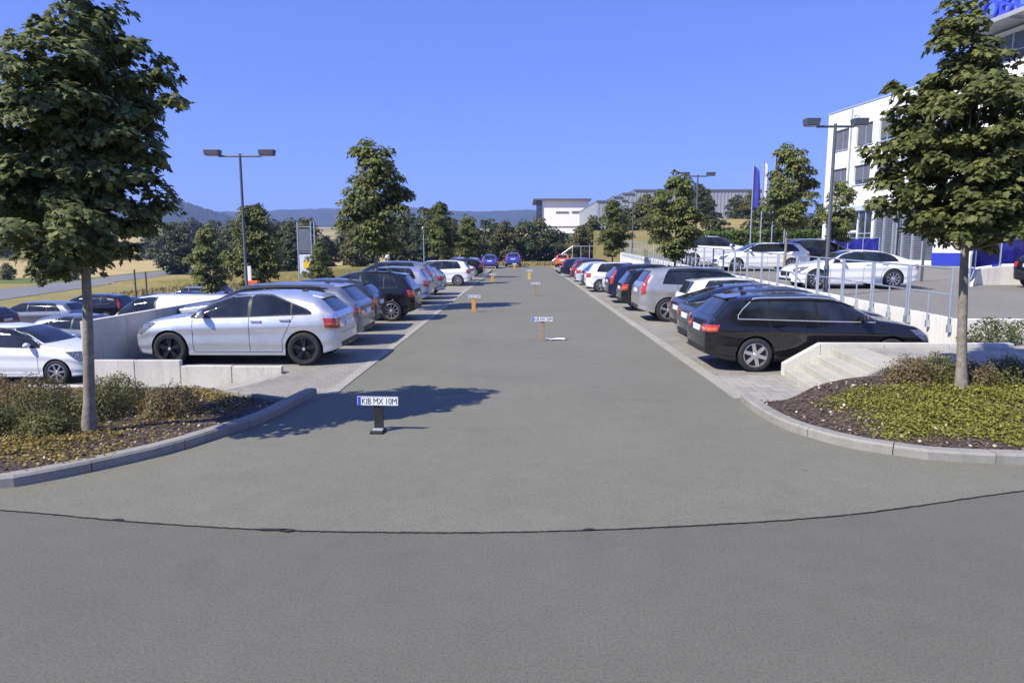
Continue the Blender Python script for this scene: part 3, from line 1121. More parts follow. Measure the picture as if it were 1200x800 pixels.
for a, b_ in zip(pts[:-1], pts[1:]):
    m_ = MB()
    m_.hexa([(a[0], a[1], -0.1), (b_[0] - g_, b_[1], -0.1), (b_[0] - g_, b_[1] + 0.08, -0.1), (a[0], a[1] + 0.08, -0.1), (a[0], a[1], a[2]), (b_[0] - g_, b_[1], b_[2]), (b_[0] - g_, b_[1] + 0.08, b_[2]), (a[0], a[1] + 0.08, a[2])])
    m_.build('edging_stone', M['kerb'], ed, bevel=0.006)
ed = empty('bed_edging', (0, 0, 0))
tag(ed, 'thin concrete edging between the left bed and the sloping footpath', 'edging')
pts = [(-3.42, 9.66), (-4.3, 10.08), (-5.12, 10.46), (-6.3, 10.38), (-7.5, 10.35), (-8.8, 10.33), (-11, 10.33), (-14, 10.33)]
for a, b_ in zip(pts[:-1], pts[1:]):
    m_ = MB()
    m_.hexa([(a[0], a[1], -0.5), (b_[0] + g_, b_[1], -0.5), (b_[0] + g_, b_[1] + 0.07, -0.5), (a[0], a[1] + 0.07, -0.5), (a[0], a[1], 0.13), (b_[0] + g_, b_[1], 0.13), (b_[0] + g_, b_[1] + 0.07, 0.13), (a[0], a[1] + 0.07, 0.13)])
    m_.build('edging_stone', M['kerb'], ed, bevel=0.006)

# railing of welded frames bolted to the face of the retaining wall
rail = empty('railing', (8.74, 14.0, 0))
tag(rail, 'galvanised pipe railing of stepped frames on the white retaining wall', 'railing')
RX = 0.0


def bar(a, b_, r, name, parent=None, mat='galv', n=6):
    m_ = MB()
    m_.tube([a, b_], r, n)
    return m_.build(name, M[mat], parent if parent else rail, smooth=40)


for k in range(29):
    y0 = k * 1.6 + 0.05
    y1 = y0 + 1.50
    h0, h1 = wt(14 + y0), wt(14 + y1)
    bar((RX, y0, h0 - 0.28), (RX, y0, h0 + 1.02), 0.022, 'post')
    bar((RX, y1, h1 - 0.28), (RX, y1, h1 + 1.02), 0.022, 'post')
    bar((RX, y0, h0 + 1.02), (RX, y1, h1 + 1.02), 0.020, 'top_rail')
    bar((RX, y0, h0 + 0.48), (RX, y1, h1 + 0.48), 0.016, 'mid_rail')
    ym = (y0 + y1) / 2
    bar((RX, ym, wt(14 + ym) - 0.26), (RX, ym, wt(14 + ym) + 0.48), 0.018, 'baluster')
    for yy, hh in ((y0, h0), (y1, h1), (ym, wt(14 + ym))):
        m_ = MB()
        m_.box(RX - 0.028, RX + 0.056, yy - 0.03, yy + 0.03, hh - 0.27, hh - 0.12)
        m_.build('bracket', M['galv'], rail)
# grid railing across the end of the wall
rail2 = empty('railing', (4.6, 85.2, 0.1))
tag(rail2, 'grey barred railing with a slanting end behind the orange car', 'railing')
for k in range(8):
    bar((1.6 + k * 1.05, 0, -0.05), (1.6 + k * 1.05, 0, 2.35), 0.05, 'post', rail2)
bar((1.6, 0, 2.35), (8.95, 0, 2.35), 0.05, 'top_rail', rail2)
bar((-0.9, 0, 0.55), (1.6, 0, 2.35), 0.05, 'slanting_rail', rail2)
bar((-0.9, 0, 0.5), (8.95, 0, 0.5), 0.05, 'bottom_rail', rail2)


# ------------------------------------------------------------------ lamps
def lamp(loc, top, label, arm=0.85, head=0.56, sc=1.0, rz=0.0):
    root = empty('street_lamp', loc, rz)
    tag(root, label, 'lamp', 'double headed lamps')
    h = top - loc[2]
    m_ = MB()
    m_.tube([(0, 0, -0.1), (0, 0, 0.9), (0, 0, 0.95), (0, 0, h)], [0.075, 0.075, 0.056, 0.045], 12)
    m_.build('mast', M['lamp_paint'], root, smooth=40)
    m_ = MB()
    m_.box(-0.11, 0.11, -0.11, 0.11, -0.02, 0.03)
    m_.build('base_plate', M['lamp_paint'], root)
    m_ = MB()
    m_.tube([(-arm + 0.1, 0, h - 0.08), (arm - 0.1, 0, h - 0.08)], 0.035, 8)
    m_.build('arm', M['lamp_paint'], root, smooth=40)
    for s in (-1, 1):
        m_ = MB()
        x0, x1 = s * (arm - 0.12), s * (arm - 0.12 + head)
        xa, xb_ = min(x0, x1), max(x0, x1)
        m_.hexa([(xa + 0.03, -0.15, h - 0.06), (xb_ - 0.03, -0.15, h - 0.06), (xb_ - 0.03, 0.15, h - 0.06), (xa + 0.03, 0.15, h - 0.06),
                 (xa, -0.17, h + 0.14), (xb_, -0.17, h + 0.14), (xb_, 0.17, h + 0.14), (xa, 0.17, h + 0.14)])
        hd = m_.build('lamp_head', M['lamp_paint'], root, bevel=0.015)
        m_ = MB()
        m_.box(xa + 0.06, xb_ - 0.06, -0.12, 0.12, h - 0.075, h - 0.062)
        m_.build('lamp_glass', M['lampglass'], hd)
        m_ = MB()
        m_.tube([(s * (arm - 0.1), 0, h - 0.09), (s * (arm - 0.02), 0, h + 0.0)], 0.045, 8)
        m_.build('bracket', M['lamp_paint'], root)
    return root


lamp((-10.13, 25.0, lower_z(25) + 0.05), 5.62, 'slate grey double lamp mast rising out of the lower car park', 0.82, 0.56)
lamp((8.99 + 0.08, 20.6, road_z(20.6)), 5.85, 'slate grey double lamp mast on the upper road in front of the white coupe', 0.60, 0.42)
lamp((10.0, 40.0, road_z(40)), 6.4, 'double lamp mast behind the dense round maple', 0.6, 0.5)
lamp((9.55, 60.0, ground_z(9.55, 60)), 6.2, 'double lamp mast on the dry slope far along the railing', 0.6, 0.5)
for x, y, zb, zt, lab in ((-8.65, 44.0, -2.2, 1.75, 'slim post lamp with a white globe beside the lavender cars'), (-8.0 - 0.6, 60.0, -2.3, 4.0, 'tall slim post lamp with a white globe before the tree belt')):
    r_ = empty('post_lamp', (x, y, zb))
    tag(r_, lab, 'lamp', 'globe post lamps')
    m_ = MB()
    m_.tube([(0, 0, -0.1), (0, 0, zt - zb - 0.15)], [0.05, 0.035], 8)
    m_.build('post', M['galv'], r_, smooth=40)
    m_ = MB()
    m_.lathe([(0.01, zt - zb - 0.2)] + [(0.15 * math.sin(a), zt - zb - 0.05 - 0.15 * math.cos(a)) for a in np.linspace(0.3, 3.0, 8)] + [(0.005, zt - zb + 0.1)], 12)
    m_.build('globe', M['lampglass'], r_, smooth=60)
# thin stakes and posts in the grass on the left
for i, (x, y, h) in enumerate([(-12.4, 40, 3.4), (-14.2, 47, 3.3), (-17.4, 30.5, 3.1), (-16.9, 30.5, 3.0)]):
    r_ = MB()
    z0 = ground_z(x, y)
    r_.tube([(0, 0, -0.1), (0, 0, h)], [0.04, 0.035], 7)
    o = r_.build('tree_stake', M['bark_dark'], smooth=40)
    o.location = (x, y, z0)
    tag(o, ['thin grey post in the dry grass under the slim maple', 'thin grey post in the dry grass near the sign frame', 'dark stake behind the black cars in the lower car park', 'dark stake behind the black cars in the lower car park'][i], 'post', 'posts in the grass')

# ------------------------------------------------------------------ sign frame beyond the lower car park
sf = empty('sign_frame', (-19.0, 60, -2.35))
tag(sf, 'tall steel sign frame with a grey board above a white and yellow board', 'sign')
for x in (-0.62, 0.55, 0.85):
    m_ = MB()
    m_.tube([(x, 0, -0.1), (x, 0, 6.85)], 0.06, 8)
    m_.build('post', M['galv'], sf, smooth=40)
for z in (2.1, 3.75, 4.2, 6.4):
    m_ = MB()
    m_.box(-0.62, 0.55, -0.03, 0.03, z, z + 0.06)
    m_.build('cross_bar', M['galv'], sf)
m_ = MB(); m_.box(-0.52, 0.47, -0.06, -0.035, 4.35, 6.25); m_.build('grey_board', M['sign_grey'], sf)
bd = MB(); bd.box(-0.52, 0.47, -0.06, -0.035, 2.2, 4.05); bd = bd.build('white_board', M['sign_white'], sf)
m_ = MB(); m_.box(-0.2, 0.42, -0.075, -0.062, 2.85, 3.5); m_.build('yellow_panel', M['sign_yellow'], bd)

# ------------------------------------------------------------------ office building
FO = Vector((22.2, 50.0, 0))
FE = Vector((0.151, -0.9885, 0)).normalized()
FN = Vector((FE.y, -FE.x, 0))          # points to the car park (towards -x)
if FN.x > 0:
    FN = -FN
BM = Matrix((( FE.x, FN.x, 0, FO.x), (FE.y, FN.y, 0, FO.y), (0, 0, 1, 0), (0, 0, 0, 1)))


def b_empty(name):
    o = empty(name, (0, 0, 0))
    o.matrix_world = BM
    return o


# local axes: x along the facade towards the camera, y out of the facade, z up
off = b_empty('office_building')
tag(off, 'white rendered three storey office block with grey ground floor panels', 'building')


def facade(u0, u1, w0, w1, holes, yf, thick):
    us = sorted({u0, u1, *[h[0] for h in holes], *[h[1] for h in holes]})
    ws = sorted({w0, w1, *[h[2] for h in holes], *[h[3] for h in holes]})
    m_ = MB()
    for a, b_ in zip(us[:-1], us[1:]):
        for c, d in zip(ws[:-1], ws[1:]):
            uc, wc = (a + b_) / 2, (c + d) / 2
            if any(h[0] < uc < h[1] and h[2] < wc < h[3] for h in holes):
                continue
            m_.add([(a, yf, c), (b_, yf, c), (b_, yf, d), (a, yf, d)], [(0, 1, 2, 3)])
    for h in holes:
        a, b_, c, d = h
        y2 = yf - thick
        m_.add([(a, yf, c), (b_, yf, c), (b_, y2, c), (a, y2, c)], [(0, 1, 2, 3)])
        m_.add([(a, yf, d), (b_, yf, d), (b_, y2, d), (a, y2, d)], [(3, 2, 1, 0)])
        m_.add([(a, yf, c), (a, yf, d), (a, y2, d), (a, y2, c)], [(3, 2, 1, 0)])
        m_.add([(b_, yf, c), (b_, yf, d), (b_, y2, d), (b_, y2, c)], [(0, 1, 2, 3)])
    return m_


cols = [(-0.35, 1.32), (2.10, 3.82), (4.45, 6.42), (7.1, 8.9), (9.5, 11.3)]
rows = [(9.03, 10.45), (6.48, 7.78)]
holes = [(a, b_, c, d) for a, b_ in cols for c, d in rows]
gf = (-0.8, 4.35, 1.55, 4.75)
gl = (4.55, 9.95, 1.55, 4.75)
fm = facade(-1.15, 12.6, 1.2, 11.72, holes + [gf, gl], 0.0, 0.22)
fm.build('wall', M['render'], off)
m_ = MB()
m_.add([(-1.15, 0, 1.2), (-1.15, -14, 1.2), (-1.15, -14, 11.72), (-1.15, 0, 11.72)], [(0, 1, 2, 3)])
m_.add([(-1.15, 0, 11.72), (12.6, 0, 11.72), (12.6, -14, 11.72), (-1.15, -14, 11.72)], [(0, 1, 2, 3)])
m_.add([(-1.15, -14, 1.2), (12.6, -14, 1.2), (12.6, -14, 11.72), (-1.15, -14, 11.72)], [(0, 1, 2, 3)])
m_.build('side_wall', M['render'], off)
m_ = MB(); m_.box(-1.2, 12.6, -0.15, 0.05, 11.72, 11.80); m_.build('parapet_cap', M['frame_alu'], off)


def window(parent, a, b_, c, d, y, panes, blind, frac=0.72):
    w = MB()
    t = 0.05
    w.box(a, b_, y, y + 0.05, d - t, d)
    w.box(a, b_, y, y + 0.05, c, c + t)
    w.box(a, a + t, y, y + 0.05, c + t, d - t)
    w.box(b_ - t, b_, y, y + 0.05, c + t, d - t)
    for k in range(1, panes):
        x = a + (b_ - a) * k / panes
        w.box(x - 0.025, x + 0.025, y, y + 0.05, c + t, d - t)
    wo = w.build('window', M['frame_alu'], parent)
    for k in range(panes):
        x0 = a + (b_ - a) * k / panes + 0.03
        x1 = a + (b_ - a) * (k + 1) / panes - 0.03
        g = MB(); g.box(x0, x1, y + 0.012, y + 0.022, c + t * 0.6, d - t * 0.6); g.build('pane', M['bglass'], wo)
        if blind:
            g = MB()
            z = d - t
            zb_ = d - (d - c) * frac
            while z > zb_:
                g.hexa([(x0, y + 0.07, z - 0.075), (x1, y + 0.07, z - 0.075), (x1, y + 0.055, z - 0.075), (x0, y + 0.055, z - 0.075), (x0, y + 0.055, z), (x1, y + 0.055, z), (x1, y + 0.04, z), (x0, y + 0.04, z)])
                z -= 0.085
            g.build('blind', M['blind'], wo)
    s = MB(); s.box(a - 0.06, b_ + 0.06, y, 0.06, c - 0.05, c - 0.002); s.build('window_sill', M['frame_alu'], wo)


for i, (a, b_) in enumerate(cols):
    for j, (c, d) in enumerate(rows):
        window(off, a, b_, c, d, -0.18, 3 if i == 2 else 2, True, (0.98, 0.98, 0.85, 0.9, 0.9)[i] if j == 0 else 0.72)
# entrance glazing and louvre panels
m_ = MB(); m_.box(-0.9, 10.05, -0.14, 0.10, 4.76, 5.08); m_.build('cornice_band', M['render_grey'], off)
ent = MB()
for x in (-0.8, 0.2, 1.2, 2.0, 2.9, 3.6, 4.29):
    ent.box(x, x + 0.06, -0.16, -0.04, 1.55, 4.75)
for z in (1.55, 3.2, 4.69):
    ent.box(-0.8, 4.35, -0.15, -0.05, z, z + 0.06)
ent = ent.build('entrance_frame', M['frame_alu'], off)
for a, b_ in ((-0.74, 0.2), (0.26, 1.2), (1.26, 2.0), (2.06, 2.9), (2.96, 3.6), (3.66, 4.29)):
    for c, d in ((1.61, 3.2), (3.26, 4.69)):
        m_ = MB(); m_.box(a, b_, -0.12, -0.10, c, d); m_.build('pane', M['bglass'], ent)
m_ = MB()
for x0, x1, z0, z1 in ((1.94, 2.02, 1.55, 4.3), (2.88, 2.96, 1.55, 4.3), (2.02, 2.88, 4.2, 4.3), (2.02, 2.88, 3.3, 3.45)):
    m_.box(x0, x1, -0.05, 0.03, z0, z1)
m_.build('door_frame', M['render'], ent)
lv = (4.6, 5.5, 6.4, 7.25, 8.15, 9.05, 9.92)
for a, b_ in zip(lv[:-1], lv[1:]):
    m_ = MB()
    z = 1.6
    while z < 4.7:
        m_.hexa([(a + 0.05, -0.17, z), (b_ - 0.05, -0.17, z), (b_ - 0.05, -0.10, z), (a + 0.05, -0.10, z), (a + 0.05, -0.19, z + 0.09), (b_ - 0.05, -0.19, z + 0.09), (b_ - 0.05, -0.15, z + 0.09), (a + 0.05, -0.15, z + 0.09)])
        z += 0.1
    p_ = m_.build('louvre_panel', M['louvre'], off)
    m_ = MB(); m_.box(a - 0.02, a + 0.03, -0.15, -0.02, 1.55, 4.75); m_.build('mullion', M['frame_alu'], p_)
m_ = MB(); m_.box(4.55, 9.95, -0.25, -0.20, 1.5, 4.76); m_.build('backing', M['roofdark'], off)
m_ = MB(); m_.box(9.98, 12.55, 0.004, 0.05, 1.3, 2.0); m_.build('blue_plinth', M['blue'], off)
m_ = MB(); m_.tube([(1.66, 0.08, 1.6), (1.66, 0.08, 11.6)], 0.05, 8); m_.build('downpipe', M['galv'], off)
m_ = MB(); m_.tube([(6.9, 0.08, 1.6), (6.9, 0.08, 11.6)], 0.05, 8); m_.build('downpipe', M['galv'], off)
m_ = MB(); m_.tube([(2.4, 0.02, 11.0), (2.4, 0.28, 11.0)], 0.04, 8); m_.tube([(2.4, 0.28, 11.08), (2.52, 0.44, 10.95)], 0.07, 8); m_.build('wall_camera', M['render_grey'], off)

main = b_empty('office_building')
tag(main, 'taller white office block with strip windows and blue letters on its roof edge', 'building')
hl = [(12.9, 34, 11.45, 12.75), (13.5, 15.3, 9.2, 10.5), (16.0, 18.0, 9.2, 10.5), (18.7, 20.7, 9.2, 10.5), (13.5, 15.3, 6.5, 7.8), (16.0, 18.0, 6.5, 7.8), (18.7, 20.7, 6.5, 7.8),
      (13.0, 14.6, 1.9, 4.6), (15.2, 16.8, 1.9, 4.6), (17.4, 19.0, 1.9, 4.6)]
fm = facade(12.604, 34, 0.5, 12.93, hl, 0.35, 0.25)
fm.build('wall', M['render'], main)
m_ = MB()
m_.add([(12.604, 0.35, 0.5), (12.604, -16, 0.5), (12.604, -16, 12.93), (12.604, 0.35, 12.93)], [(0, 1, 2, 3)])
m_.build('side_wall', M['render'], main)
m_ = MB(); m_.box(12.62, 34, -16, 1.75, 13.05, 13.20); rf = m_.build('roof', M['soffit'], main)
m_ = MB(); m_.box(12.6, 34, 1.752, 1.80, 13.03, 13.24); m_.build('fascia', M['soffit'], rf)
for k in range(7):
    m_ = MB(); x = 12.7 + k * 3; m_.box(x, x + 0.12, 0.36, 1.7, 12.90, 13.048); m_.build('bracket', M['soffit'], rf)
strip = MB()
for k in range(15):
    x = 12.9 + k * 1.5
    strip.box(x, x + 0.06, 0.16, 0.24, 11.45, 12.75)
strip.box(12.9, 34, 0.26, 0.30, 11.85, 11.89)
strip = strip.build('window', M['frame_alu'], main)
for k in range(14):
    x = 12.9 + k * 1.5
    m_ = MB(); m_.box(x + 0.06, x + 1.5, 0.13, 0.15, 11.45, 12.75); m_.build('pane', M['blind'], strip)
for h in hl[1:7]:
    window(main, h[0], h[1], h[2], h[3], 0.14, 2, True, 0.6)
for h in hl[7:]:
    window(main, h[0], h[1], h[2], h[3], 0.14, 1, False)
for a, b_ in ((12.62, 12.95), (14.65, 15.15), (16.85, 17.35)):
    m_ = MB(); m_.box(a, b_, 0.36, 0.42, 1.2, 4.5); m_.build('blue_pier', M['blue'], main)


def text_mesh(name, txt, size, extrude=0.0, space=1.0):
    cu = bpy.data.curves.new(name, 'FONT')
    cu.body = txt
    cu.size = size
    cu.extrude = extrude
    cu.space_character = space
    cu.resolution_u = 3
    to = bpy.data.objects.new(name, cu)
    col.objects.link(to)
    dg = bpy.context.evaluated_depsgraph_get()
    me_ = bpy.data.meshes.new_from_object(to.evaluated_get(dg))
    bpy.data.objects.remove(to)
    bpy.data.curves.remove(cu)
    me_.name = name
    return me_


# roof letters, each one a piece; the facade is read from the car park side (towards the camera end)
u = 12.9
for ch in "MOBOTIX":
    me_ = text_mesh('roof_letter', ch, 1.4, 0.10)
    vs = np.array([v.co[:] for v in me_.vertices])
    w = vs[:, 0].max() - vs[:, 0].min()
    x0 = vs[:, 0].min()
    for v in me_.vertices:
        v.co = Vector((u + (v.co.x - x0), 1.60 - v.co.z, 13.25 + v.co.y))
    me_.materials.append(M['sign_blue'])
    lo = link('letter', me_, None, main)
    u += w + 0.12

# blue glass balustrades on the ramps
def balustrade(name, label, pts, h, mat_post='galv', plinth=None):
    root = empty(name, pts[0])
    tag(root, label, 'balustrade')
    o0 = Vector(pts[0])
    P_ = [Vector(p) - o0 for p in pts]
    for a, b_ in zip(P_[:-1], P_[1:]):
        d = (b_ - a)
        t = d.normalized() * 0.05
        nn = Vector((-d.y, d.x, 0)).normalized() * 0.012
        z0, z1 = Vector((0, 0, 0.08)), Vector((0, 0, h - 0.06))
        m_ = MB()
        m_.hexa([a + t - nn + z0, b_ - t - nn + z0, b_ - t + nn + z0, a + t + nn + z0, a + t - nn + z1, b_ - t - nn + z1, b_ - t + nn + z1, a + t + nn + z1])
        m_.build('glass_panel', M['blueglass'], root)
        m_ = MB(); m_.tube([a + Vector((0, 0, h)), b_ + Vector((0, 0, h))], 0.025, 8); m_.build('handrail', M['galv'], root)
    for p in P_:
        m_ = MB(); m_.tube([p + Vector((0, 0, -0.15)), p + Vector((0, 0, h))], 0.03, 8); m_.build('post', M['galv'], root)
    if plinth is not None:
        for a, b_ in zip(P_[:-1], P_[1:]):
            m_ = MB()
            d = (b_ - a)
            nn = Vector((-d.y, d.x, 0)).normalized() * 0.12
            e = d.normalized() * 0.003
            dn_ = Vector((0, 0, 1))
            zb_ = plinth - o0.z
            q = [a - nn + e, b_ - nn - e, b_ + nn - e, a + nn + e]
            m_.hexa([Vector((p.x, p.y, zb_)) for p in q] + [Vector((p.x, p.y, p.z - 0.002)) for p in q])
            m_.build('plinth', M['whiteconc'], root)
    return root


def bl(u_, y_, z_):
    return tuple(BM @ Vector((u_, y_, z_)))


balustrade('blue_balustrade', 'blue glass balustrade along the ramp to the office entrance', [bl(-3.5 + k * 1.55, 1.5, 1.75) for k in range(8)], 1.15, plinth=1.0)
balustrade('blue_balustrade', 'blue glass balustrade on a white plinth beside the dark car at the office', [(15.9, 24.6, 1.05), (16.5, 25.3, 1.5), (17.5, 25.45, 1.62), (18.6, 25.5, 1.64), (19.7, 25.5, 1.64), (20.8, 25.5, 1.64)], 1.0, plinth=0.5)
m_ = MB()
m_.tube([(0, 0, -0.1), (0, 0, 2.7)], 0.05, 8)
o = m_.build('bollard_post', M['lamp_paint'], smooth=40)
o.location = (15.6, 27.0, road_z(27.0))
tag(o, 'slim dark post in front of the white office wall', 'post')

# hedge, flags
g0 = np.random.default_rng(77)
nn_ = 5200
P_ = np.stack([g0.uniform(15.4, 24.5, nn_), g0.uniform(57.2, 58.8, nn_), g0.uniform(1.7, 3.55, nn_)], 1)
P_[:, 2] += 0.1 * np.sin(P_[:, 0] * 2.2)
sh = g0.uniform(size=nn_)
P_[sh < 0.5, 1] = 57.2 + g0.uniform(0, 0.15, int((sh < 0.5).sum()))
sel = (sh >= 0.5) & (sh < 0.8)
P_[sel, 2] = 3.5 + 0.1 * np.sin(P_[sel, 0] * 2.2) + g0.uniform(-0.1, 0.1, int(sel.sum()))
N_ = g0.normal(size=(nn_, 3)) * 0.5 + np.array([0, -0.6, 0.6])
T_ = g0.normal(size=(nn_, 3)) + np.array([0, -0.3, 0.4])
me_ = leaves_mesh('hedge', P_, N_, T_, g0.uniform(0.15, 0.3, nn_), SMALL)
hd = empty('hedge', (20, 58, 1.7))
tag(hd, 'clipped green hedge below the flagpoles', 'hedge')
o = link('foliage', me_, M['hedge'], hd)
o.matrix_parent_inverse = Matrix.Translation((-20, -58, -1.7))
tag(o, kind='stuff')
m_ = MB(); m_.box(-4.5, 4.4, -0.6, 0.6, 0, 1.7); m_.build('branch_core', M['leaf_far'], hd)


def flag(x, y, z0, z1, cloth, w, zf0, zf1, label):
    root = empty('flagpole', (x, y, z0))
    tag(root, label, 'flagpole', 'flagpoles')
    m_ = MB(); m_.tube([(0, 0, -0.1), (0, 0, z1 - z0)], [0.055, 0.035], 8); m_.build('pole', M['galv'], root, smooth=40)
    if cloth is None:
        return
    m_ = MB()
    nu, nv = 8, 12
    for j in range(nv + 1):
        t = j / nv
        for i in range(nu + 1):
            s = i / nu
            xx = 0.05 + w * s * (0.55 + 0.45 * t)
            yy = 0.13 * math.sin(6 * s + 2.2 * t + x) * s
            m_.v.append((xx, yy, (zf1 - z0) - (zf1 - zf0) * t - 0.45 * s * (1 - t) - 0.05 * math.sin(9 * s)))
    for j in range(nv):
        for i in range(nu):
            m_.f.append((j * (nu + 1) + i, j * (nu + 1) + i + 1, (j + 1) * (nu + 1) + i + 1, (j + 1) * (nu + 1) + i))
    o = m_.build('flag', M[cloth], root, smooth=60)
    s_ = o.modifiers.new('thick', 'SOLIDIFY')
    s_.thickness = 0.01


flag(18.4, 56.0, 2.1, 9.0, 'flag_blue', 0.72, 5.3, 8.8, 'flagpole with a dark blue banner behind the hedge')
flag(19.2, 56.0, 2.1, 9.3, 'flag_white', 0.55, 5.3, 9.1, 'flagpole with a pale lilac banner behind the hedge')
flag(20.1, 56.0, 2.1, 9.5, 'flag_black', 0.5, 7.2, 9.4, 'flagpole with a short dark flag behind the tall maple')
flag(21.1, 56.0, 2.1, 8.4, None, 0.5, 0, 0, 'bare flagpole beside the maple near the office')

# ------------------------------------------------------------------ far buildings
wb_ = empty('white_building', (12.4, 205, 3))
tag(wb_, 'plain white box building with dark flat roof above the tree belt', 'building')
m_ = MB(); m_.box(-6.6, 7.2, 0, 22, 0, 13.0); m_.build('wall', M['render'], wb_)
m_ = MB(); m_.box(-8.3, -6.62, -0.4, 22, 0, 13.0); m_.build('glass_side', M['bglass'], wb_)
m_ = MB(); m_.box(-9.2, 7.8, -1.2, 23, 13.02, 13.5); m_.build('roof', M['roofdark'], wb_)
for x0, x1, z0, z1 in ((-2.5, 1.3, 9.3, 9.8), (2.2, 6.2, 9.3, 9.9), (-5.5, 6.9, 5.2, 5.5), (-4, 6.2, 3.0, 3.5)):
    m_ = MB(); m_.box(x0, x1, -0.12, -0.003, z0, z1); m_.build('window_strip', M['louvre'], wb_)
hall = empty('industrial_hall', (34, 150, 5))
tag(hall, 'long grey metal clad industrial hall behind the trees', 'building')
for i, (x0, x1, z1) in enumerate(((-18, -14.5, 7.0), (-14.5, -12.5, 7.9), (-12.5, -10, 8.6), (-10, 18.5, 9.3))):
    m_ = MB()
    m_.box(x0 + 0.02, x1 - 0.02, 0, 45, 0, z1)
    blk = m_.build('wall', M['cladding'], hall)
    m_ = MB(); m_.box(x0, x1 + 0.02, -0.25, 45, z1 + 0.005, z1 + 0.35); m_.build('roof_edge', M['louvre'], blk)
    x = x0 + 0.3
    m_ = MB()
    while x < x1 - 0.2:
        m_.box(x, x + 0.22, -0.09, -0.002, 0.9, z1)
        x += 0.75
    m_.build('ribs', M['cladding'], blk)
m_ = MB(); m_.box(-17.9, 18.4, -0.2, -0.1, 0, 0.9); m_.build('white_base', M['render'], hall)
for i, (x, y, sc_) in enumerate([(22.5, 66, 0.5), (25.5, 68, 0.62), (28.5, 66, 0.55), (31.5, 70, 0.66), (35, 72, 0.7), (19.5, 70, 0.42)]):
    make_tree('bushy_tree', (x, y, gz(x, y) - 0.2), 'dark bushy tree behind the hedge and flagpoles', BELT[i % 3][0], BELT[i % 3][1], 'trees behind the hedge', rz=i * 1.1, sc=sc_)
#PART3
# ------------------------------------------------------------------ shrubs and ground cover
def shrub(loc, r, h, seed, leaf, label, group, n=1500, ls=0.026):
    g = np.random.default_rng(seed)
    root = empty('shrub', loc)
    tag(root, label, 'shrub', group)
    d = g.normal(size=(n, 3))
    d /= np.linalg.norm(d, axis=1, keepdims=True)
    d[:, 2] = np.abs(d[:, 2])
    lob = 1 + 0.18 * np.sin(5 * np.arctan2(d[:, 1], d[:, 0]) + seed) * (1 - d[:, 2]) + 0.16 * np.sin(7 * d[:, 0] + seed) * np.sin(6 * d[:, 1] + 2 * seed)
    u = g.uniform(0.45, 1.0, n) ** 0.5
    P = d * (u * lob)[:, None] * np.array([r, r, h])
    P += g.normal(size=P.shape) * 0.015
    N = d + g.normal(size=(n, 3)) * 0.5 + np.array([0, 0, 0.3])
    T = d * 0.7 + g.normal(size=(n, 3)) * 0.6 + np.array([0, 0, 0.5])
    me_ = leaves_mesh('foliage', P, N, T, g.uniform(0.7, 1.5, n) * ls, SIMPLE)
    o = link('foliage', me_, leaf, root)
    tag(o, kind='stuff')
    m_ = MB()
    gg = random.Random(seed)
    for k in range(16):
        a = gg.uniform(0, 6.28)
        e = gg.uniform(0.5, 1.4)
        tip = Vector((math.cos(a) * math.cos(e) * r, math.sin(a) * math.cos(e) * r, math.sin(e) * h * 1.05))
        m_.tube([Vector((0.1 * math.cos(a) * r, 0.1 * math.sin(a) * r, -0.05)), tip * 0.5 + Vector((0, 0, 0.03)), tip], [0.008, 0.006, 0.003], 5)
    m_.build('stems', M['bark_dark'], root)
    return root


sr = random.Random(9)
k = 0
for i, (x, y, r, h) in enumerate([(-4.72, 8.85, 0.42, 0.42), (-5.55, 8.65, 0.46, 0.42), (-6.1, 8.35, 0.5, 0.40), (-6.6, 9.0, 0.5, 0.45), (-5.75, 9.35, 0.45, 0.42), (-7.2, 8.3, 0.5, 0.42), (-7.5, 9.3, 0.5, 0.42), (-6.35, 7.75, 0.42, 0.34), (-5.6, 7.75, 0.34, 0.3)]):
    shrub((x, y, bed_l(x, y) - 0.02), r, h, 300 + i, M['leaf_bush'] if i % 3 else M['leaf_bush_dry'], 'low olive green shrub in the left bed around the dark maple', 'shrubs of the left bed', 3200)
for i, (x, y, r, h) in enumerate([(5.58, 9.72, 0.36, 0.36), (6.0, 9.78, 0.34, 0.38), (6.35, 9.62, 0.36, 0.34), (6.95, 9.7, 0.38, 0.36), (7.45, 9.55, 0.4, 0.36), (7.3, 9.05, 0.36, 0.3), (8.0, 9.6, 0.4, 0.36)]):
    shrub((x, y, bed_r(x, y) - 0.02), r, h, 330 + i, M['leaf_bush_dry'] if i % 2 == 0 else M['leaf_bush'], 'low brownish shrub at the back of the right bed', 'shrubs of the right bed', 2800)
for i, (x, y, r, h) in enumerate([(8.3, 12.9, 0.5, 0.5), (9.4, 13.2, 0.55, 0.6), (10.4, 13.1, 0.6, 0.55), (11.5, 13.0, 0.6, 0.6)]):
    shrub((x + 0.6, y, 0.5), r, h, 350 + i, M['leaf_left'], 'dark green shrub against the short white retaining wall', 'shrubs along the short wall', 900, 0.05)
for i, (x, y, r, h) in enumerate([(-4.6, 24.4, 0.4, 0.35), (-4.2, 66.0, 0.7, 0.7), (-5.2, 68, 0.8, 0.7)]):
    shrub((x, y, 0), r, h, 360 + i, M['leaf_bush'], ['small shrub on the tree island beside the black crossover', 'low round shrub near the end of the left row', 'low round shrub near the end of the left row'][i], 'shrubs on the islands', 700, 0.06)


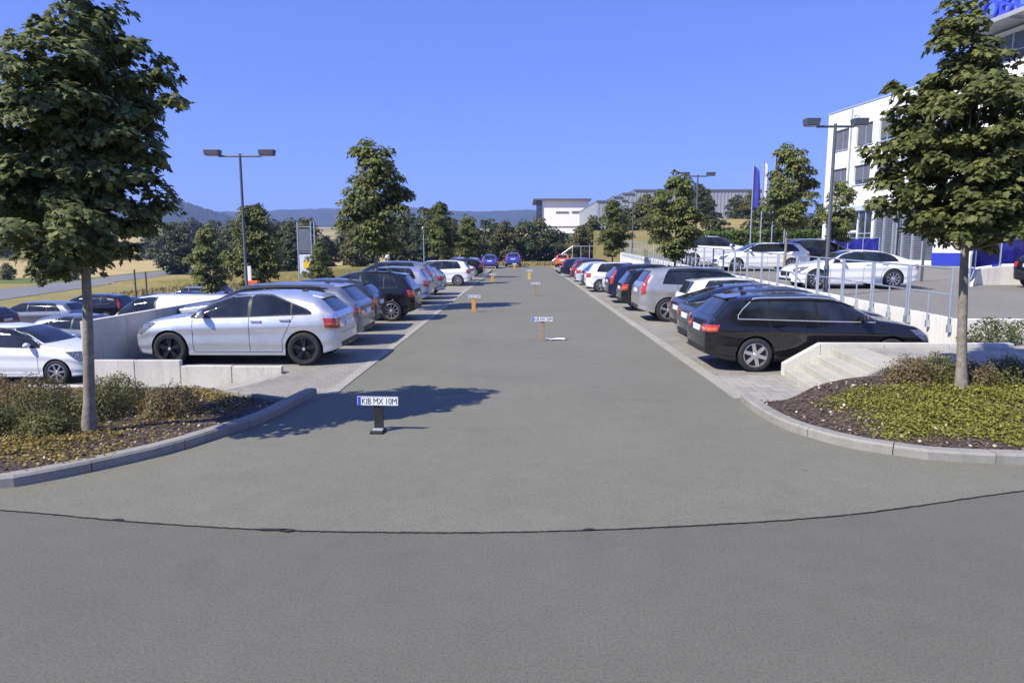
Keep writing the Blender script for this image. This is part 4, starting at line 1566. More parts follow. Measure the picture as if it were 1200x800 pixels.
def cover(name, poly, zf, density, leaf, size, lab, seed, keep):
    g = np.random.default_rng(seed)
    xs_ = [p[0] for p in poly]
    ys_ = [p[1] for p in poly]
    P = []
    while len(P) < density:
        x = g.uniform(min(xs_), max(xs_))
        y = g.uniform(min(ys_), max(ys_))
        if not in_poly(x, y, poly):
            continue
        q = keep(x, y)
        if g.uniform() > q:
            continue
        hgt = 0.10 * q * g.uniform(0.1, 1.0) * (0.6 + 0.5 * math.sin(x * 7) * math.sin(y * 8))
        P.append((x, y, zf(x, y) + 0.01 + max(0, hgt)))
    P = np.array(P)
    n_ = len(P)
    N = g.normal(size=(n_, 3)) * 0.55 + np.array([0, 0, 1.0])
    T = g.normal(size=(n_, 3)) * np.array([1, 1, 0.5])
    o = link(name, leaves_mesh(name, P, N, T, g.uniform(0.6, 1.4, n_) * size, SIMPLE), leaf)
    tag(o, lab, 'plants', kind='stuff')


def keep_r(x, y):
    a = float(sstep(3.95, 4.75, x)) * float(sstep(7.42, 7.75, y + 0.25 * math.sin(x * 2.3))) * (1 - float(sstep(9.3, 9.75, y)))
    return min(1, a * (0.85 + 0.35 * math.sin(x * 3.1 + 1) * math.sin(y * 4.2)))


def keep_l(x, y):
    a = float(sstep(-3.75, -4.4, x)) * float(sstep(6.45, 6.9, y)) * (0.6 + 0.4 * math.sin(x * 3.7) * math.sin(y * 3.1 + 1))
    a *= 0.25 + 0.75 * float(sstep(-0.4, 0.5, math.sin(2.1 * x + 1.7 * y)))
    return max(0, min(1, a))


cr_poly = [p for p in BED_R if p[0] < 9] + [(9, 7.2)]
cr_poly = [(3.62, 9.75), (4.40, 10.1), (5.35, 9.98), (9, 9.98), (9, 7.2)] + [p for p in reversed(rin) if p[0] < 8.5]
cl_poly = [(-3.50, 9.62), (-5.10, 10.38), (-9, 10.3), (-9, 6.2)] + [p for p in reversed(lin) if p[0] > -8.5]
cover('ground_cover', cr_poly, bed_r, 30000, M['leaf_cover'], 0.034, 'yellow green ground cover spreading over the right bed', 41, keep_r)
cover('ground_cover', cl_poly, bed_l, 13000, M['leaf_dry'], 0.036, 'sparse yellowed ground cover on the left bed', 42, keep_l)


def chips(name, poly, zf, n_, lab, seed):
    g = np.random.default_rng(seed)
    P = []
    while len(P) < n_:
        x = g.uniform(min(p[0] for p in poly), max(p[0] for p in poly))
        y = g.uniform(min(p[1] for p in poly), max(p[1] for p in poly))
        if in_poly(x, y, poly):
            P.append((x, y, zf(x, y) + g.uniform(0.0, 0.018)))
    P = np.array(P)
    N = g.normal(size=(n_, 3)) * 0.35 + np.array([0, 0, 1.0])
    T = g.normal(size=(n_, 3)) * np.array([1, 1, 0.2])
    o = link(name, leaves_mesh(name, P, N, T, g.uniform(0.5, 1.8, n_) * 0.035, SMALL), M['chipmix'])
    tag(o, lab, 'mulch', kind='stuff')


M['chipmix'] = leaf_mat('bark chip mix', (0.03, 0.02, 0.016), (0.20, 0.145, 0.105), 0.0)
chips('bark_mulch', cr_poly, bed_r, 9000, 'dark bark mulch covering the right bed', 51)
cover('fallen_leaves', cr_poly, bed_r, 260, M['leaf_pale'], 0.045, 'pale dry leaves scattered over the right bed', 61, lambda x, y: 0.25 + 0.5 * float(x < 5.2))
cover('fallen_leaves', cl_poly, bed_l, 420, M['leaf_pale'], 0.045, 'pale dry leaves scattered over the left bed', 62, lambda x, y: 0.5)
chips('bark_mulch', cl_poly, bed_l, 9000, 'dark bark mulch covering the left bed', 52)

# rough grass tufts on the verge beyond the lower car park and at the end of the lane
gg = np.random.default_rng(88)
n_ = 9000
gx = gg.uniform(-40, -8.5, n_)
gy = gg.uniform(64.5, 86, n_)
P_ = np.stack([gx, gy, np.full(n_, -2.35)], 1)
n2 = 5000
gx = gg.uniform(-9, 8, n2)
gy = gg.uniform(87.5, 96, n2)
P_ = np.concatenate([P_, np.stack([gx, gy, np.zeros(n2)], 1)])
n_ += n2
N_ = gg.normal(size=(n_, 3)) * np.array([1, 1, 0.2])
T_ = gg.normal(size=(n_, 3)) * 0.3 + np.array([0, 0, 1.0])
o = link('grass', leaves_mesh('grass', P_, N_, T_, gg.uniform(0.15, 0.5, n_), SMALL), M['grassblade'])
tag(o, 'dry yellow grass on the verges beyond the parked cars', 'grass', kind='stuff')

# ------------------------------------------------------------------ cars
def wheel_meshes(radius, style):
    m_ = MB()
    w = 0.105
    ri = radius * 0.71
    prof = [(ri, -w + 0.01), (ri + 0.03, -w), (radius - 0.03, -w), (radius - 0.008, -w + 0.015), (radius, -w + 0.04), (radius, w - 0.04), (radius - 0.008, w - 0.015), (radius - 0.03, w), (ri + 0.03, w), (ri, w - 0.01), (ri - 0.01, w - 0.05)]
    m_.lathe(prof, 36, 'y')
    tyre = m_.mesh('wheel', 35)
    tyre.materials.append(M['tyre'])
    m_ = MB()                                    # rim, outer face at +y
    m_.lathe([(ri - 0.006, w - 0.05), (ri + 0.004, w - 0.012), (ri - 0.012, w - 0.006), (ri - 0.022, w - 0.03), (ri - 0.024, -w + 0.02)], 36, 'y')
    m_.lathe([(0.001, w - 0.012), (0.045, w - 0.012), (0.055, w - 0.03), (0.055, -0.02)], 20, 'y')
    n_sp, dbl = {'five': (5, True), 'six': (6, False), 'ten': (10, False), 'seven': (7, False)}[style]
    wid = 0.032 if style != 'ten' else 0.022
    if style == 'six':
        wid = 0.045
    for k in range(n_sp):
        a0 = 2 * math.pi * k / n_sp + 0.3
        for off_ in ((-0.13, 0.13) if dbl else (0.0,)):
            a = a0 + off_
            ww = wid * (0.55 if dbl else 0.8)
            d = Vector((math.cos(a), 0, math.sin(a)))
            t = Vector((-math.sin(a), 0, math.cos(a)))
            p0, p1 = d * 0.03, d * (ri - 0.012)
            y0, y1 = w - 0.022, w - 0.014
            dpt = 0.035
            q = []
            for yy in (-dpt, 0.0):
                q += [p0 - t * ww + Vector((0, y0 + yy, 0)), p1 - t * ww * 0.9 + Vector((0, y1 + yy, 0)), p1 + t * ww * 0.9 + Vector((0, y1 + yy, 0)), p0 + t * ww + Vector((0, y0 + yy, 0))]
            m_.hexa(q)
    rimm = m_.mesh('rim', 35)
    m_ = MB()
    m_.lathe([(0.001, w - 0.075), (ri - 0.02, w - 0.075)], 24, 'y')
    disc = m_.mesh('brake_disc', 35)
    disc.materials.append(M['black_plastic'])
    m_ = MB()
    m_.lathe([(0.001, w - 0.004), (0.026, w - 0.004), (0.032, w - 0.014)], 14, 'y')
    cap = m_.mesh('hub_cap', 35)
    cap.materials.append(M['chrome'])
    return tyre, rimm, disc, cap


SPECS = {
    'hatch': dict(L=4.10, W=1.78, ro=0.68, wb=2.64, R=0.325, zb=0.20, tum=0.34,
                  top=[(0, .70), (.02, .80), (.05, .93), (.10, 1.02), (.36, 1.26), (.47, 1.33), (.8, 1.39), (1.2, 1.425), (1.65, 1.43), (2.15, 1.385), (2.55, 1.23), (3.0, .995), (3.38, .955), (3.73, .885), (3.92, .82), (4.01, .74), (4.07, .62), (4.10, .50)],
                  belt=[(0, 1.0), (.7, .975), (1.9, .925), (3.0, .90), (3.73, .80), (4.1, .60)], glass=(0.55, 2.88), pillars=(1.74, 0.92), rearw=(1.04, 1.29, .56, .45), wind=(1.0, 1.37, .66, .53), tail=(0.69, 0.93, -0.20, 0.17), taper=0.85, head=(0.60, 0.80)),
    'wagon': dict(L=4.78, W=1.85, ro=1.02, wb=2.82, R=0.325, zb=0.20, tum=0.33,
                  top=[(0, .68), (.03, .84), (.08, .98), (.18, 1.07), (.46, 1.34), (.54, 1.395), (1.2, 1.45), (2.2, 1.46), (2.7, 1.43), (3.1, 1.27), (3.6, 1.02), (4.05, .96), (4.42, .885), (4.62, .80), (4.71, .71), (4.76, .60), (4.78, .50)],
                  belt=[(0, 1.0), (1, .985), (2.4, .95), (3.6, .93), (4.35, .84), (4.78, .62)], glass=(0.66, 3.45), pillars=(2.28, 1.32), rearw=(1.05, 1.37, .64, .50), taper=0.35, wind=(1.04, 1.40, .70, .56), tail=(0.72, 0.90, -0.34, 0.12), head=(0.58, 0.78)),
    'suv': dict(L=4.5, W=1.88, ro=0.90, wb=2.72, R=0.365, zb=0.27, tum=0.30,
                top=[(0, .80), (.03, 1.0), (.08, 1.14), (.18, 1.25), (.36, 1.53), (.45, 1.60), (1.0, 1.68), (1.8, 1.70), (2.45, 1.66), (2.9, 1.48), (3.35, 1.20), (3.75, 1.14), (4.13, 1.06), (4.34, .96), (4.43, .84), (4.48, .72), (4.5, .62)],
                belt=[(0, 1.18), (1, 1.15), (2.2, 1.10), (3.35, 1.07), (4.1, .94), (4.5, .72)], glass=(0.75, 3.2), pillars=(2.1, 1.2), rearw=(1.22, 1.56, .64, .52), wind=(1.22, 1.63, .70, .58), tail=(0.82, 1.44, -0.03, 0.11), head=(0.76, 0.96)),
    'compact': dict(L=4.1, W=1.77, ro=0.74, wb=2.58, R=0.325, zb=0.21, tum=0.32,
                    top=[(0, .72), (.02, .86), (.06, .99), (.14, 1.09), (.34, 1.39), (.42, 1.45), (.9, 1.52), (1.6, 1.54), (2.1, 1.50), (2.5, 1.36), (3.02, 1.06), (3.4, 1.0), (3.73, .92), (3.93, .82), (4.02, .73), (4.08, .60), (4.1, .50)],
                    belt=[(0, 1.06), (.8, 1.02), (2.0, .97), (3.0, .95), (3.7, .84), (4.1, .62)], glass=(0.58, 2.9), pillars=(1.72, 0.98), rearw=(1.06, 1.42, .60, .48), wind=(1.08, 1.47, .66, .54), tail=(0.72, 0.98, -0.16, 0.13), head=(0.62, 0.84)),
    'sedan': dict(L=4.5, W=1.80, ro=1.0, wb=2.70, R=0.32, zb=0.19, tum=0.33,
                  top=[(0, .70), (.03, .88), (.08, .97), (.4, 1.01), (.6, 1.04), (1.15, 1.31), (1.35, 1.37), (1.9, 1.41), (2.35, 1.40), (2.7, 1.32), (3.3, 1.0), (3.8, .94), (4.17, .86), (4.36, .77), (4.44, .69), (4.49, .58), (4.5, .50)],
                  belt=[(0, .93), (1, .94), (2.4, .92), (3.3, .90), (4.1, .78), (4.5, .56)], glass=(0.95, 3.15), pillars=(2.1, 1.3), rearw=(1.05, 1.33, .60, .50), wind=(1.02, 1.36, .66, .54), tail=(0.68, 0.88, -0.26, 0.12), head=(0.58, 0.78)),
    'coupe': dict(L=4.5, W=1.82, ro=0.98, wb=2.72, R=0.335, zb=0.18, tum=0.36,
                  top=[(0, .70), (.03, .88), (.08, .96), (.22, 1.0), (.9, 1.23), (1.35, 1.335), (1.95, 1.37), (2.35, 1.355), (2.75, 1.24), (3.25, .97), (3.8, .91), (4.17, .83), (4.36, .74), (4.44, .66), (4.49, .56), (4.5, .48)],
                  belt=[(0, .93), (1, .94), (2.4, .90), (3.25, .875), (4.05, .76), (4.5, .54)], glass=(0.85, 3.1), pillars=(2.05, 1.2), rearw=(1.02, 1.27, .60, .50), wind=(.99, 1.32, .66, .54), tail=(0.68, 0.86, -0.24, 0.12), head=(0.56, 0.74)),
    'van': dict(L=4.7, W=1.86, ro=0.85, wb=2.95, R=0.33, zb=0.24, tum=0.12,
                top=[(0, .85), (.02, 1.2), (.06, 1.65), (.12, 1.86), (.3, 1.92), (2.9, 1.93), (3.35, 1.86), (3.75, 1.55), (4.08, 1.22), (4.35, 1.12), (4.57, .98), (4.67, .80), (4.7, .66)],
                belt=[(0, 1.18), (2, 1.14), (4.0, 1.08), (4.4, .95), (4.7, .75)], glass=(0.35, 3.75), pillars=(2.65, 1.4), rearw=(1.2, 1.75, .66, .60), wind=(1.24, 1.84, .72, .66), tail=(0.75, 1.25, -0.05, 0.09), head=(0.74, 0.98)),
}
SPECS['estate'] = dict(SPECS['wagon'])
for k_ in ('L', 'ro', 'wb'):
    SPECS['estate'][k_] = SPECS['wagon'][k_] * 0.91
for k_ in ('top', 'belt'):
    SPECS['estate'][k_] = [(x * 0.91, z) for x, z in SPECS['wagon'][k_]]
for k_ in ('glass', 'pillars'):
    SPECS['estate'][k_] = tuple(x * 0.91 for x in SPECS['wagon'][k_])
SIDE = ([0, .07, .13, .32, .58, .68, .74, .84, 1.0], [.945, .966, .948, .985, .978, .990, 1.0, .985, .945])


def build_type(key):
    S = SPECS[key]
    L, W, Rw, zb0 = S['L'], S['W'], S['R'], S['zb']
    xr, xf = S['ro'], S['ro'] + S['wb']
    xx = np.linspace(0, L, 1200)
    k = np.hanning(31)
    k /= k.sum()

    def smooth(a):
        return np.convolve(np.pad(a, 15, mode='edge'), k, mode='valid')
    top_raw = np.interp(xx, [p[0] for p in S['top']], [p[1] for p in S['top']])
    endw = np.clip(np.minimum(xx, L - xx) / 0.25, 0, 1)
    top_s = smooth(smooth(top_raw)) * endw + top_raw * (1 - endw)
    bel_s = smooth(np.interp(xx, [p[0] for p in S['belt']], [p[1] for p in S['belt']]))
    top = lambda x: float(np.interp(x, xx, top_s))
    belt = lambda x: float(np.interp(x, xx, bel_s))

    def plan(x):
        f = 1.0
        a = 0.75
        if x > L - a:
            d = (x - (L - a)) / a
            f = 0.60 + 0.40 * max(0.0, 1 - d ** 2.8) ** (1 / 2.2)
        a = 0.45
        if x < a:
            d = (a - x) / a
            f = 0.74 + 0.26 * max(0.0, 1 - d ** 2.6) ** (1 / 2.2)
        # gentle waist
        f *= 1 - 0.030 * abs((x - L / 2) / (L / 2)) ** 2
        return f * W / 2

    def bot(x):
        z = zb0
        if x < 0.6:
            z += 0.14 * ((0.6 - x) / 0.6) ** 1.6
        if x > L - 0.6:
            z += 0.05 * ((x - L + 0.6) / 0.6) ** 1.6
        return z
    ra = Rw + 0.045
    st = set(np.round(np.arange(0, L + 0.001, 0.03), 4).tolist())
    st.update(np.round(np.concatenate([np.linspace(0, 0.2, 22), np.linspace(L - 0.2, L, 16)]), 4).tolist())
    for xc in (xr, xf):
        st.update([round(xc + ra * math.cos(a), 4) for a in np.linspace(0, math.pi, 27)])
        st.update([round(xc - ra - 0.002, 4), round(xc + ra + 0.002, 4)])
    xs_ = sorted(st)
    xs_ = [x for i, x in enumerate(xs_) if i == 0 or x - xs_[i - 1] > 0.0011]
    nl, nu = 20, 15
    V, ring = [], None
    rows_ = []
    for x in xs_:
        zt = top(x)
        zs = min(belt(x), zt - 0.035)
        zb = bot(x)
        zl = zb
        for xc in (xr, xf):
            dx = abs(x - xc)
            if dx < ra:
                zl = max(zl, Rw + math.sqrt(max(0, ra * ra - dx * dx)))
        zl = min(zl, zs - 0.03)
        wm = plan(x)
        half = [(0.0, zl), (wm * 0.80, zl)]
        lev = np.linspace(zb, zs, nl)
        for z in lev:
            z = max(z, zl)
            q = (z - zb) / (zs - zb)
            half.append((wm * float(np.interp(q, *SIDE)), z))
        ys_ = wm * SIDE[1][-1]
        hu = zt - zs
        ne = 2.3 + 2.0 * min(1, hu / 0.4)
        for i in range(1, nu + 1):
            a = (math.pi / 2) * i / nu
            c, s = math.cos(a), math.sin(a)
            yy = ys_ * max(c, 0) ** (2 / ne)
            zz = zs + hu * s ** (2 / ne)
            yy -= S['tum'] * (zz - zs) * (yy / ys_) ** 0.8 if yy > 1e-6 else 0
            half.append((max(0.0, yy), zz))
        full = half + [(-y, z) for y, z in reversed(half[1:-1])]
        rows_.append(full)
    n_ = len(rows_[0])
    for x, row in zip(xs_, rows_):
        V += [(x - L / 2, y, z) for y, z in row]
    F = []
    mats = []
    nh = len(rows_[0]) // 2 + 1
    for i in range(len(xs_) - 1):
        for j in range(n_):
            j2 = (j + 1) % n_
            F.append((i * n_ + j, i * n_ + j2, (i + 1) * n_ + j2, (i + 1) * n_ + j))
            mats.append(1 if j in (0, 1, n_ - 1, n_ - 2) else 0)
    F.append(tuple(range(n_ - 1, -1, -1)))
    mats.append(0)
    F.append(tuple((len(xs_) - 1) * n_ + j for j in range(n_)))
    mats.append(0)
    bm = bmesh.new()
    bv = [bm.verts.new(v) for v in V]
    for f, m_i in zip(F, mats):
        try:
            fc = bm.faces.new([bv[q] for q in f])
            fc.material_index = m_i
        except ValueError:
            pass
    bmesh.ops.remove_doubles(bm, verts=bm.verts, dist=0.0008)
    bmesh.ops.recalc_face_normals(bm, faces=bm.faces)
    body = bpy.data.meshes.new('body')
    bm.to_mesh(body)
    bvh = BVHTree.FromBMesh(bm)
    bm.free()
    body.shade_smooth()
    body.set_sharp_from_angle(angle=R(42))
    body.materials.append(M['black_plastic'])
    body.materials.append(M['black_plastic'])

    def cast(o_, d):
        loc, nrm, _, _ = bvh.ray_cast(Vector(o_), Vector(d), 20)
        if loc is None:
            loc, nrm, _, _ = bvh.find_nearest(Vector(o_) + Vector(d) * 6)
        if nrm.dot(Vector(d)) > 0:
            nrm = -nrm
        return loc, nrm

    def panel(name, poly, view, offset=0.004, maxe=0.06):
        """poly in view coordinates; view: 'L','R' (x,z) 'rear','front' (y,z) 'top' (x,y) or 'tL','tR','hL','hR' corner views (s,z)"""
        bm2 = bmesh.new()
        vs = [bm2.verts.new((p[0], p[1], 0)) for p in poly]
        bm2.faces.new(vs).normal_update()
        bmesh.ops.triangulate(bm2, faces=bm2.faces)
        for _ in range(6):
            es = [e for e in bm2.edges if e.calc_length() > maxe]
            if not es:
                break
            bmesh.ops.subdivide_edges(bm2, edges=es, cuts=1)
            bmesh.ops.triangulate(bm2, faces=[f for f in bm2.faces if len(f.verts) > 3])
        q = math.sqrt(0.5)
        for v in bm2.verts:
            a, b_ = v.co.x, v.co.y
            if view == 'L':
                o_, d = (a, 5, b_), (0, -1, 0)
            elif view == 'R':
                o_, d = (a, -5, b_), (0, 1, 0)
            elif view == 'rear':
                o_, d = (-6, a, b_), (1, 0, 0)
            elif view == 'front':
                o_, d = (6, a, b_), (-1, 0, 0)
            elif view == 'top':
                o_, d = (a, b_, 5), (0, 0, -1)
            else:
                sx = -1 if view[0] == 't' else 1
                sy = 1 if view[1] == 'L' else -1
                # corner view: s runs round the corner from the end face to the flank
                cx, cy = sx * (L / 2 - 0.10), sy * (W / 2 - 0.12)
                d = (-sx * q, -sy * q, 0)
                o_ = (cx - sx * q * a * 1.0 + sx * q * 4, cy + sy * q * a * 1.0 + sy * q * 4, b_)
            loc, nrm = cast(o_, d)
            v.co = loc + nrm * offset
        bmesh.ops.recalc_face_normals(bm2, faces=bm2.faces)
        me2 = bpy.data.meshes.new(name)
        bm2.to_mesh(me2)
        bm2.free()
        me2.shade_smooth()
        return me2

    def strip(name, path, width, view, offset=0.0025):
        """thin projected line"""
        pts = []
        for (a, b_) in zip(path[:-1], path[1:]):
            ln = math.hypot(b_[0] - a[0], b_[1] - a[1])
            m = max(1, int(ln / 0.05))
            for i in range(m):
                t = i / m
                pts.append((a[0] + (b_[0] - a[0]) * t, a[1] + (b_[1] - a[1]) * t))
        pts.append(path[-1])
        mb_ = MB()
        for i, p in enumerate(pts):
            p0, p1 = pts[max(0, i - 1)], pts[min(len(pts) - 1, i + 1)]
            dx, dz = p1[0] - p0[0], p1[1] - p0[1]
            ln = math.hypot(dx, dz) + 1e-9
            for s in (-1, 1):
                a, b_ = p[0] - dz / ln * width / 2 * s, p[1] + dx / ln * width / 2 * s
                if view in 'LR':
                    sy = 1 if view == 'L' else -1
                    loc, nrm = cast((a, 5 * sy, b_), (0, -sy, 0))
                elif view == 'top':
                    loc, nrm = cast((a, b_, 5), (0, 0, -1))
                else:
                    sx = -1 if view == 'rear' else 1
                    loc, nrm = cast((sx * 6, a, b_), (-sx, 0, 0))
                mb_.v.append(tuple(loc + nrm * offset))
        for i in range(len(pts) - 1):
            mb_.f.append((2 * i, 2 * i + 1, 2 * i + 3, 2 * i + 2))
        return mb_.mesh(name)

    parts = []          # (name, mesh, material key, level)  level 0 near and far, 1 only on near cars

    def add(name, me_, mat, lvl=0):
        me_.materials.append(M[mat])
        parts.append((name, me_, lvl))

    # side glass from the roof line and the belt line
    ga, gb = S['glass']
    sl = lambda x: (top(x + 0.02) - top(x - 0.02)) / 0.04
    lo = lambda x: belt(x) + 0.035
    tp = S.get('taper', 0.22)

    def hi(x):
        h = top(x) - 0.062 * math.sqrt(1 + sl(x) ** 2) - 0.012
        return lo(x) + (h - lo(x)) * min(1.0, max(0.0, (x - ga + 0.03) / tp)) ** 0.6

    def dlo(xa, xb, grow, n_=22):
        up_, dn_ = [], []
        for x in np.linspace(xa, xb, n_):
            h, l_ = hi(x) + grow, lo(x) - grow
            if h > l_ + 0.015:
                up_.append((x - L / 2, h))
                dn_.append((x - L / 2, l_))
        return dn_ + up_[::-1]
    pB, pC = S['pillars']
    for v in ('L', 'R'):
        if key == 'estate':
            ol = dlo(ga - 0.02, gb + 0.03, 0.016, 30)
            add('chrome_strip', strip('chrome_strip', ol + [ol[0]], 0.016, v, 0.009), 'chrome', 1)
        if key == 'van':
            for a, b_ in ((ga, pC - 0.03), (pC + 0.03, pB - 0.10)):
                add('side_panel', panel('side_panel', dlo(a, b_, -0.02), v, 0.006), 'sign_white')
        add('window_trim', panel('window_trim', dlo(ga - 0.03 if key != 'van' else pB - 0.03, gb + 0.04, 0.022, 30), v, 0.003), 'trim')
        for a, b_ in ((ga, pC - 0.02), (pC + 0.02, pB - 0.035), (pB + 0.035, gb)):
            if key == 'van' and a < 2.2:
                continue
            pol = dlo(a, b_, -0.004)
            if len(pol) > 5:
                add('side_window', panel('side_window', pol, v, 0.007), 'glass')
        # door gaps, handles
        xa, xc_, xd = xf - ra - 0.10, pB, xr + ra * 0.55
        z0 = zb0 + 0.07
        for xs__, kk in ((xa, 0), (xc_, 1)):
            add('door_gap', strip('door_gap', [(xs__ - L / 2, z0), (xs__ - L / 2, lo(xs__) - 0.03)], 0.009, v), 'seam', 1)
        add('door_gap', strip('door_gap', [(xr + ra + 0.06 - L / 2, z0), (xr + ra + 0.05 - L / 2, Rw + 0.18), (pC - 0.05 - L / 2, lo(pC) - 0.03)], 0.009, v), 'seam', 1)
        add('door_gap', strip('door_gap', [(xa - L / 2, z0), (xr + ra + 0.06 - L / 2, z0)], 0.012, v), 'seam', 1)
        sy = 1 if v == 'L' else -1
        for xh in (pB + 0.12 - 0.26, pC + 0.12):
            zh = lo(xh) - 0.10
            loc, nrm = cast((xh - L / 2, 5 * sy, zh), (0, -sy, 0))
            mb_ = MB()
            mb_.box(loc.x - 0.10, loc.x + 0.10, min(loc.y - 0.01 * sy, loc.y + 0.035 * sy), max(loc.y - 0.01 * sy, loc.y + 0.035 * sy), zh - 0.014, zh + 0.014)
            hm = mb_.mesh('door_handle')
            parts.append(('door_handle', hm, 2))
        # mirror
        xm = gb - 0.28
        zm = lo(xm) + 0.06
        loc, nrm = cast((xm - L / 2, 5 * sy, zm), (0, -sy, 0))
        mb_ = MB()
        for u_ in range(7):
            th = math.pi * u_ / 6
            for w_ in range(10):
                ph = 2 * math.pi * w_ / 10
                mb_.v.append((loc.x + 0.02 + 0.085 * math.sin(th) * math.cos(ph) * (0.6 if math.cos(ph) < 0 else 1.1), loc.y + sy * (0.135 - 0.115 * math.cos(th)), zm + 0.075 * math.sin(th) * math.sin(ph)))
        for u_ in range(6):
            for w_ in range(10):
                w2 = (w_ + 1) % 10
                mb_.f.append((u_ * 10 + w_, u_ * 10 + w2, (u_ + 1) * 10 + w2, (u_ + 1) * 10 + w_))
        bm3 = mb_.mesh('mirror', 60)
        parts.append(('mirror', bm3, 2))
        # lamps
        t0, t1, s0, s1 = S['tail']
        add('tail_lamp', panel('tail_lamp', [(s0, t0 + 0.02), (s1, t0 + 0.05), (s1 + 0.02, t1), (s0, t1 - 0.02)], 't' + v, 0.006, 0.04), 'tail')
        add('indicator', panel('indicator', [(s0 + 0.05, (t0 + t1) / 2 - 0.03), (s1 - 0.02, (t0 + t1) / 2 - 0.02), (s1 - 0.02, (t0 + t1) / 2 + 0.03), (s0 + 0.05, (t0 + t1) / 2 + 0.02)], 't' + v, 0.009, 0.04), 'amber', 1)
        h0, h1 = S['head']
        add('headlight', panel('headlight', [(L / 2 - 0.54, h1 + 0.035), (L / 2 - 0.20, h0 - 0.01), (L / 2 - 0.07, h0 + 0.0), (L / 2 - 0.05, h0 + 0.07), (L / 2 - 0.16, h1 - 0.015), (L / 2 - 0.34, h1 + 0.025)], v, 0.006, 0.04), 'headlight')
    # glass at both ends
    a, b_, c, d = S['rearw']
    add('rear_window', panel('rear_window', [(-c, a), (c, a), (d, b_), (-d, b_)], 'rear', 0.006), 'glass')
    a, b_, c, d = S['wind']
    add('windscreen', panel('windscreen', [(-c, a), (c, a), (d, b_), (-d, b_)], 'front', 0.006), 'glass')
    zr = S['rearw'][0]
    zp = (S['tail'][0] + S['tail'][1]) / 2 - 0.03 if key != 'suv' else 0.95
    # rear plate, seam of the tailgate, lower bumper
    loc, nrm = cast((-6, 0, zp), (1, 0, 0))
    mb_ = MB()
    mb_.box(loc.x - 0.016, loc.x + 0.05, -0.26, 0.26, zp - 0.055, zp + 0.055)
    add('number_plate', mb_.mesh('number_plate'), 'plate')
    mb_ = MB()
    mb_.box(loc.x - 0.018, loc.x - 0.0165, 0.215, 0.255, zp - 0.05, zp + 0.05)
    add('plate_strip', mb_.mesh('plate_strip'), 'plate_blue', 1)
    add('bumper_insert', panel('bumper_insert', [(-0.58, bot(0.05) + 0.012), (0.58, bot(0.05) + 0.012), (0.62, bot(0.0) + 0.10), (-0.62, bot(0.0) + 0.10)], 'rear', 0.005), 'black_plastic')
    add('tailgate_gap', strip('tailgate_gap', [(-0.62, zr - 0.04), (-0.60, zp + 0.02), (-0.52, zp - 0.16), (0.52, zp - 0.16), (0.60, zp + 0.02), (0.62, zr - 0.04)], 0.009, 'rear'), 'seam', 1)
    add('grille', panel('grille', [(-0.40, h0 - 0.14), (0.40, h0 - 0.14), (0.46, h0 + 0.02), (-0.46, h0 + 0.02)], 'front', 0.005), 'black_plastic')
    add('air_intake', panel('air_intake', [(-0.62, bot(L) + 0.02), (0.62, bot(L) + 0.02), (0.56, bot(L) + 0.11), (-0.56, bot(L) + 0.11)], 'front', 0.005), 'black_plastic')
    for sy in (-1, 1):
        add('bonnet_gap', strip('bonnet_gap', [(gb + 0.05 - L / 2, sy * (W / 2 - 0.17)), (L - 0.55 - L / 2, sy * (W / 2 - 0.26))], 0.009, 'top'), 'seam', 1)
    mb_ = MB()
    xa_ = ga + 0.35 - L / 2
    zt_ = top(ga + 0.35)
    mb_.hexa([(xa_ - 0.08, -0.02, zt_ - 0.01), (xa_ + 0.08, -0.02, zt_ - 0.01), (xa_ + 0.08, 0.02, zt_ - 0.01), (xa_ - 0.08, 0.02, zt_ - 0.01), (xa_ - 0.07, -0.006, zt_ + 0.055), (xa_ - 0.03, -0.006, zt_ + 0.055), (xa_ - 0.03, 0.006, zt_ + 0.055), (xa_ - 0.07, 0.006, zt_ + 0.055)])
    add('antenna', mb_.mesh('antenna'), 'black_plastic', 1)
    # roof spoiler above the rear window
    if key in ('hatch', 'compact', 'suv', 'wagon', 'estate'):
        zs_ = b_
        zz = S['rearw'][1]
        loc, nrm = cast((-6, 0, zz + 0.015), (1, 0, 0))
        w_ = S['rearw'][3] + 0.02
        mb_ = MB()
        x0 = loc.x
        zt_ = top(x0 + L / 2 + 0.16)
        mb_.hexa([(x0 - 0.07, -w_, zz + 0.0), (x0 + 0.16, -w_, zz - 0.0), (x0 + 0.16, w_, zz - 0.0), (x0 - 0.07, w_, zz + 0.0),
                  (x0 - 0.07, -w_ + 0.02, zz + 0.016), (x0 + 0.16, -w_ + 0.03, zt_ + 0.004), (x0 + 0.16, w_ - 0.03, zt_ + 0.004), (x0 - 0.07, w_ - 0.02, zz + 0.016)])
        parts.append(('spoiler', mb_.mesh('spoiler', 30), 2))
    rails = []
    if key in ('wagon', 'suv', 'estate'):
        for sy in (-1, 1):
            yy = W / 2 * 0.95 - S['tum'] * 0.40 - 0.06
            pth = []
            for x in np.linspace(ga + 0.15, pB + 0.75, 9):
                loc, nrm = cast((x - L / 2, sy * yy, 5), (0, 0, -1))
                pth.append(loc + Vector((0, 0, 0.03)))
            mb_ = MB()
            mb_.tube(pth, 0.014, 6)
            add('roof_rail', mb_.mesh('roof_rail', 60), 'trim', 1)
    wheels = [(xr - L / 2, W / 2 - 0.115), (xf - L / 2, W / 2 - 0.115), (xr - L / 2, -W / 2 + 0.115), (xf - L / 2, -W / 2 + 0.115)]
    return dict(body=body, parts=parts, wheels=wheels, R=Rw, L=L, W=W)


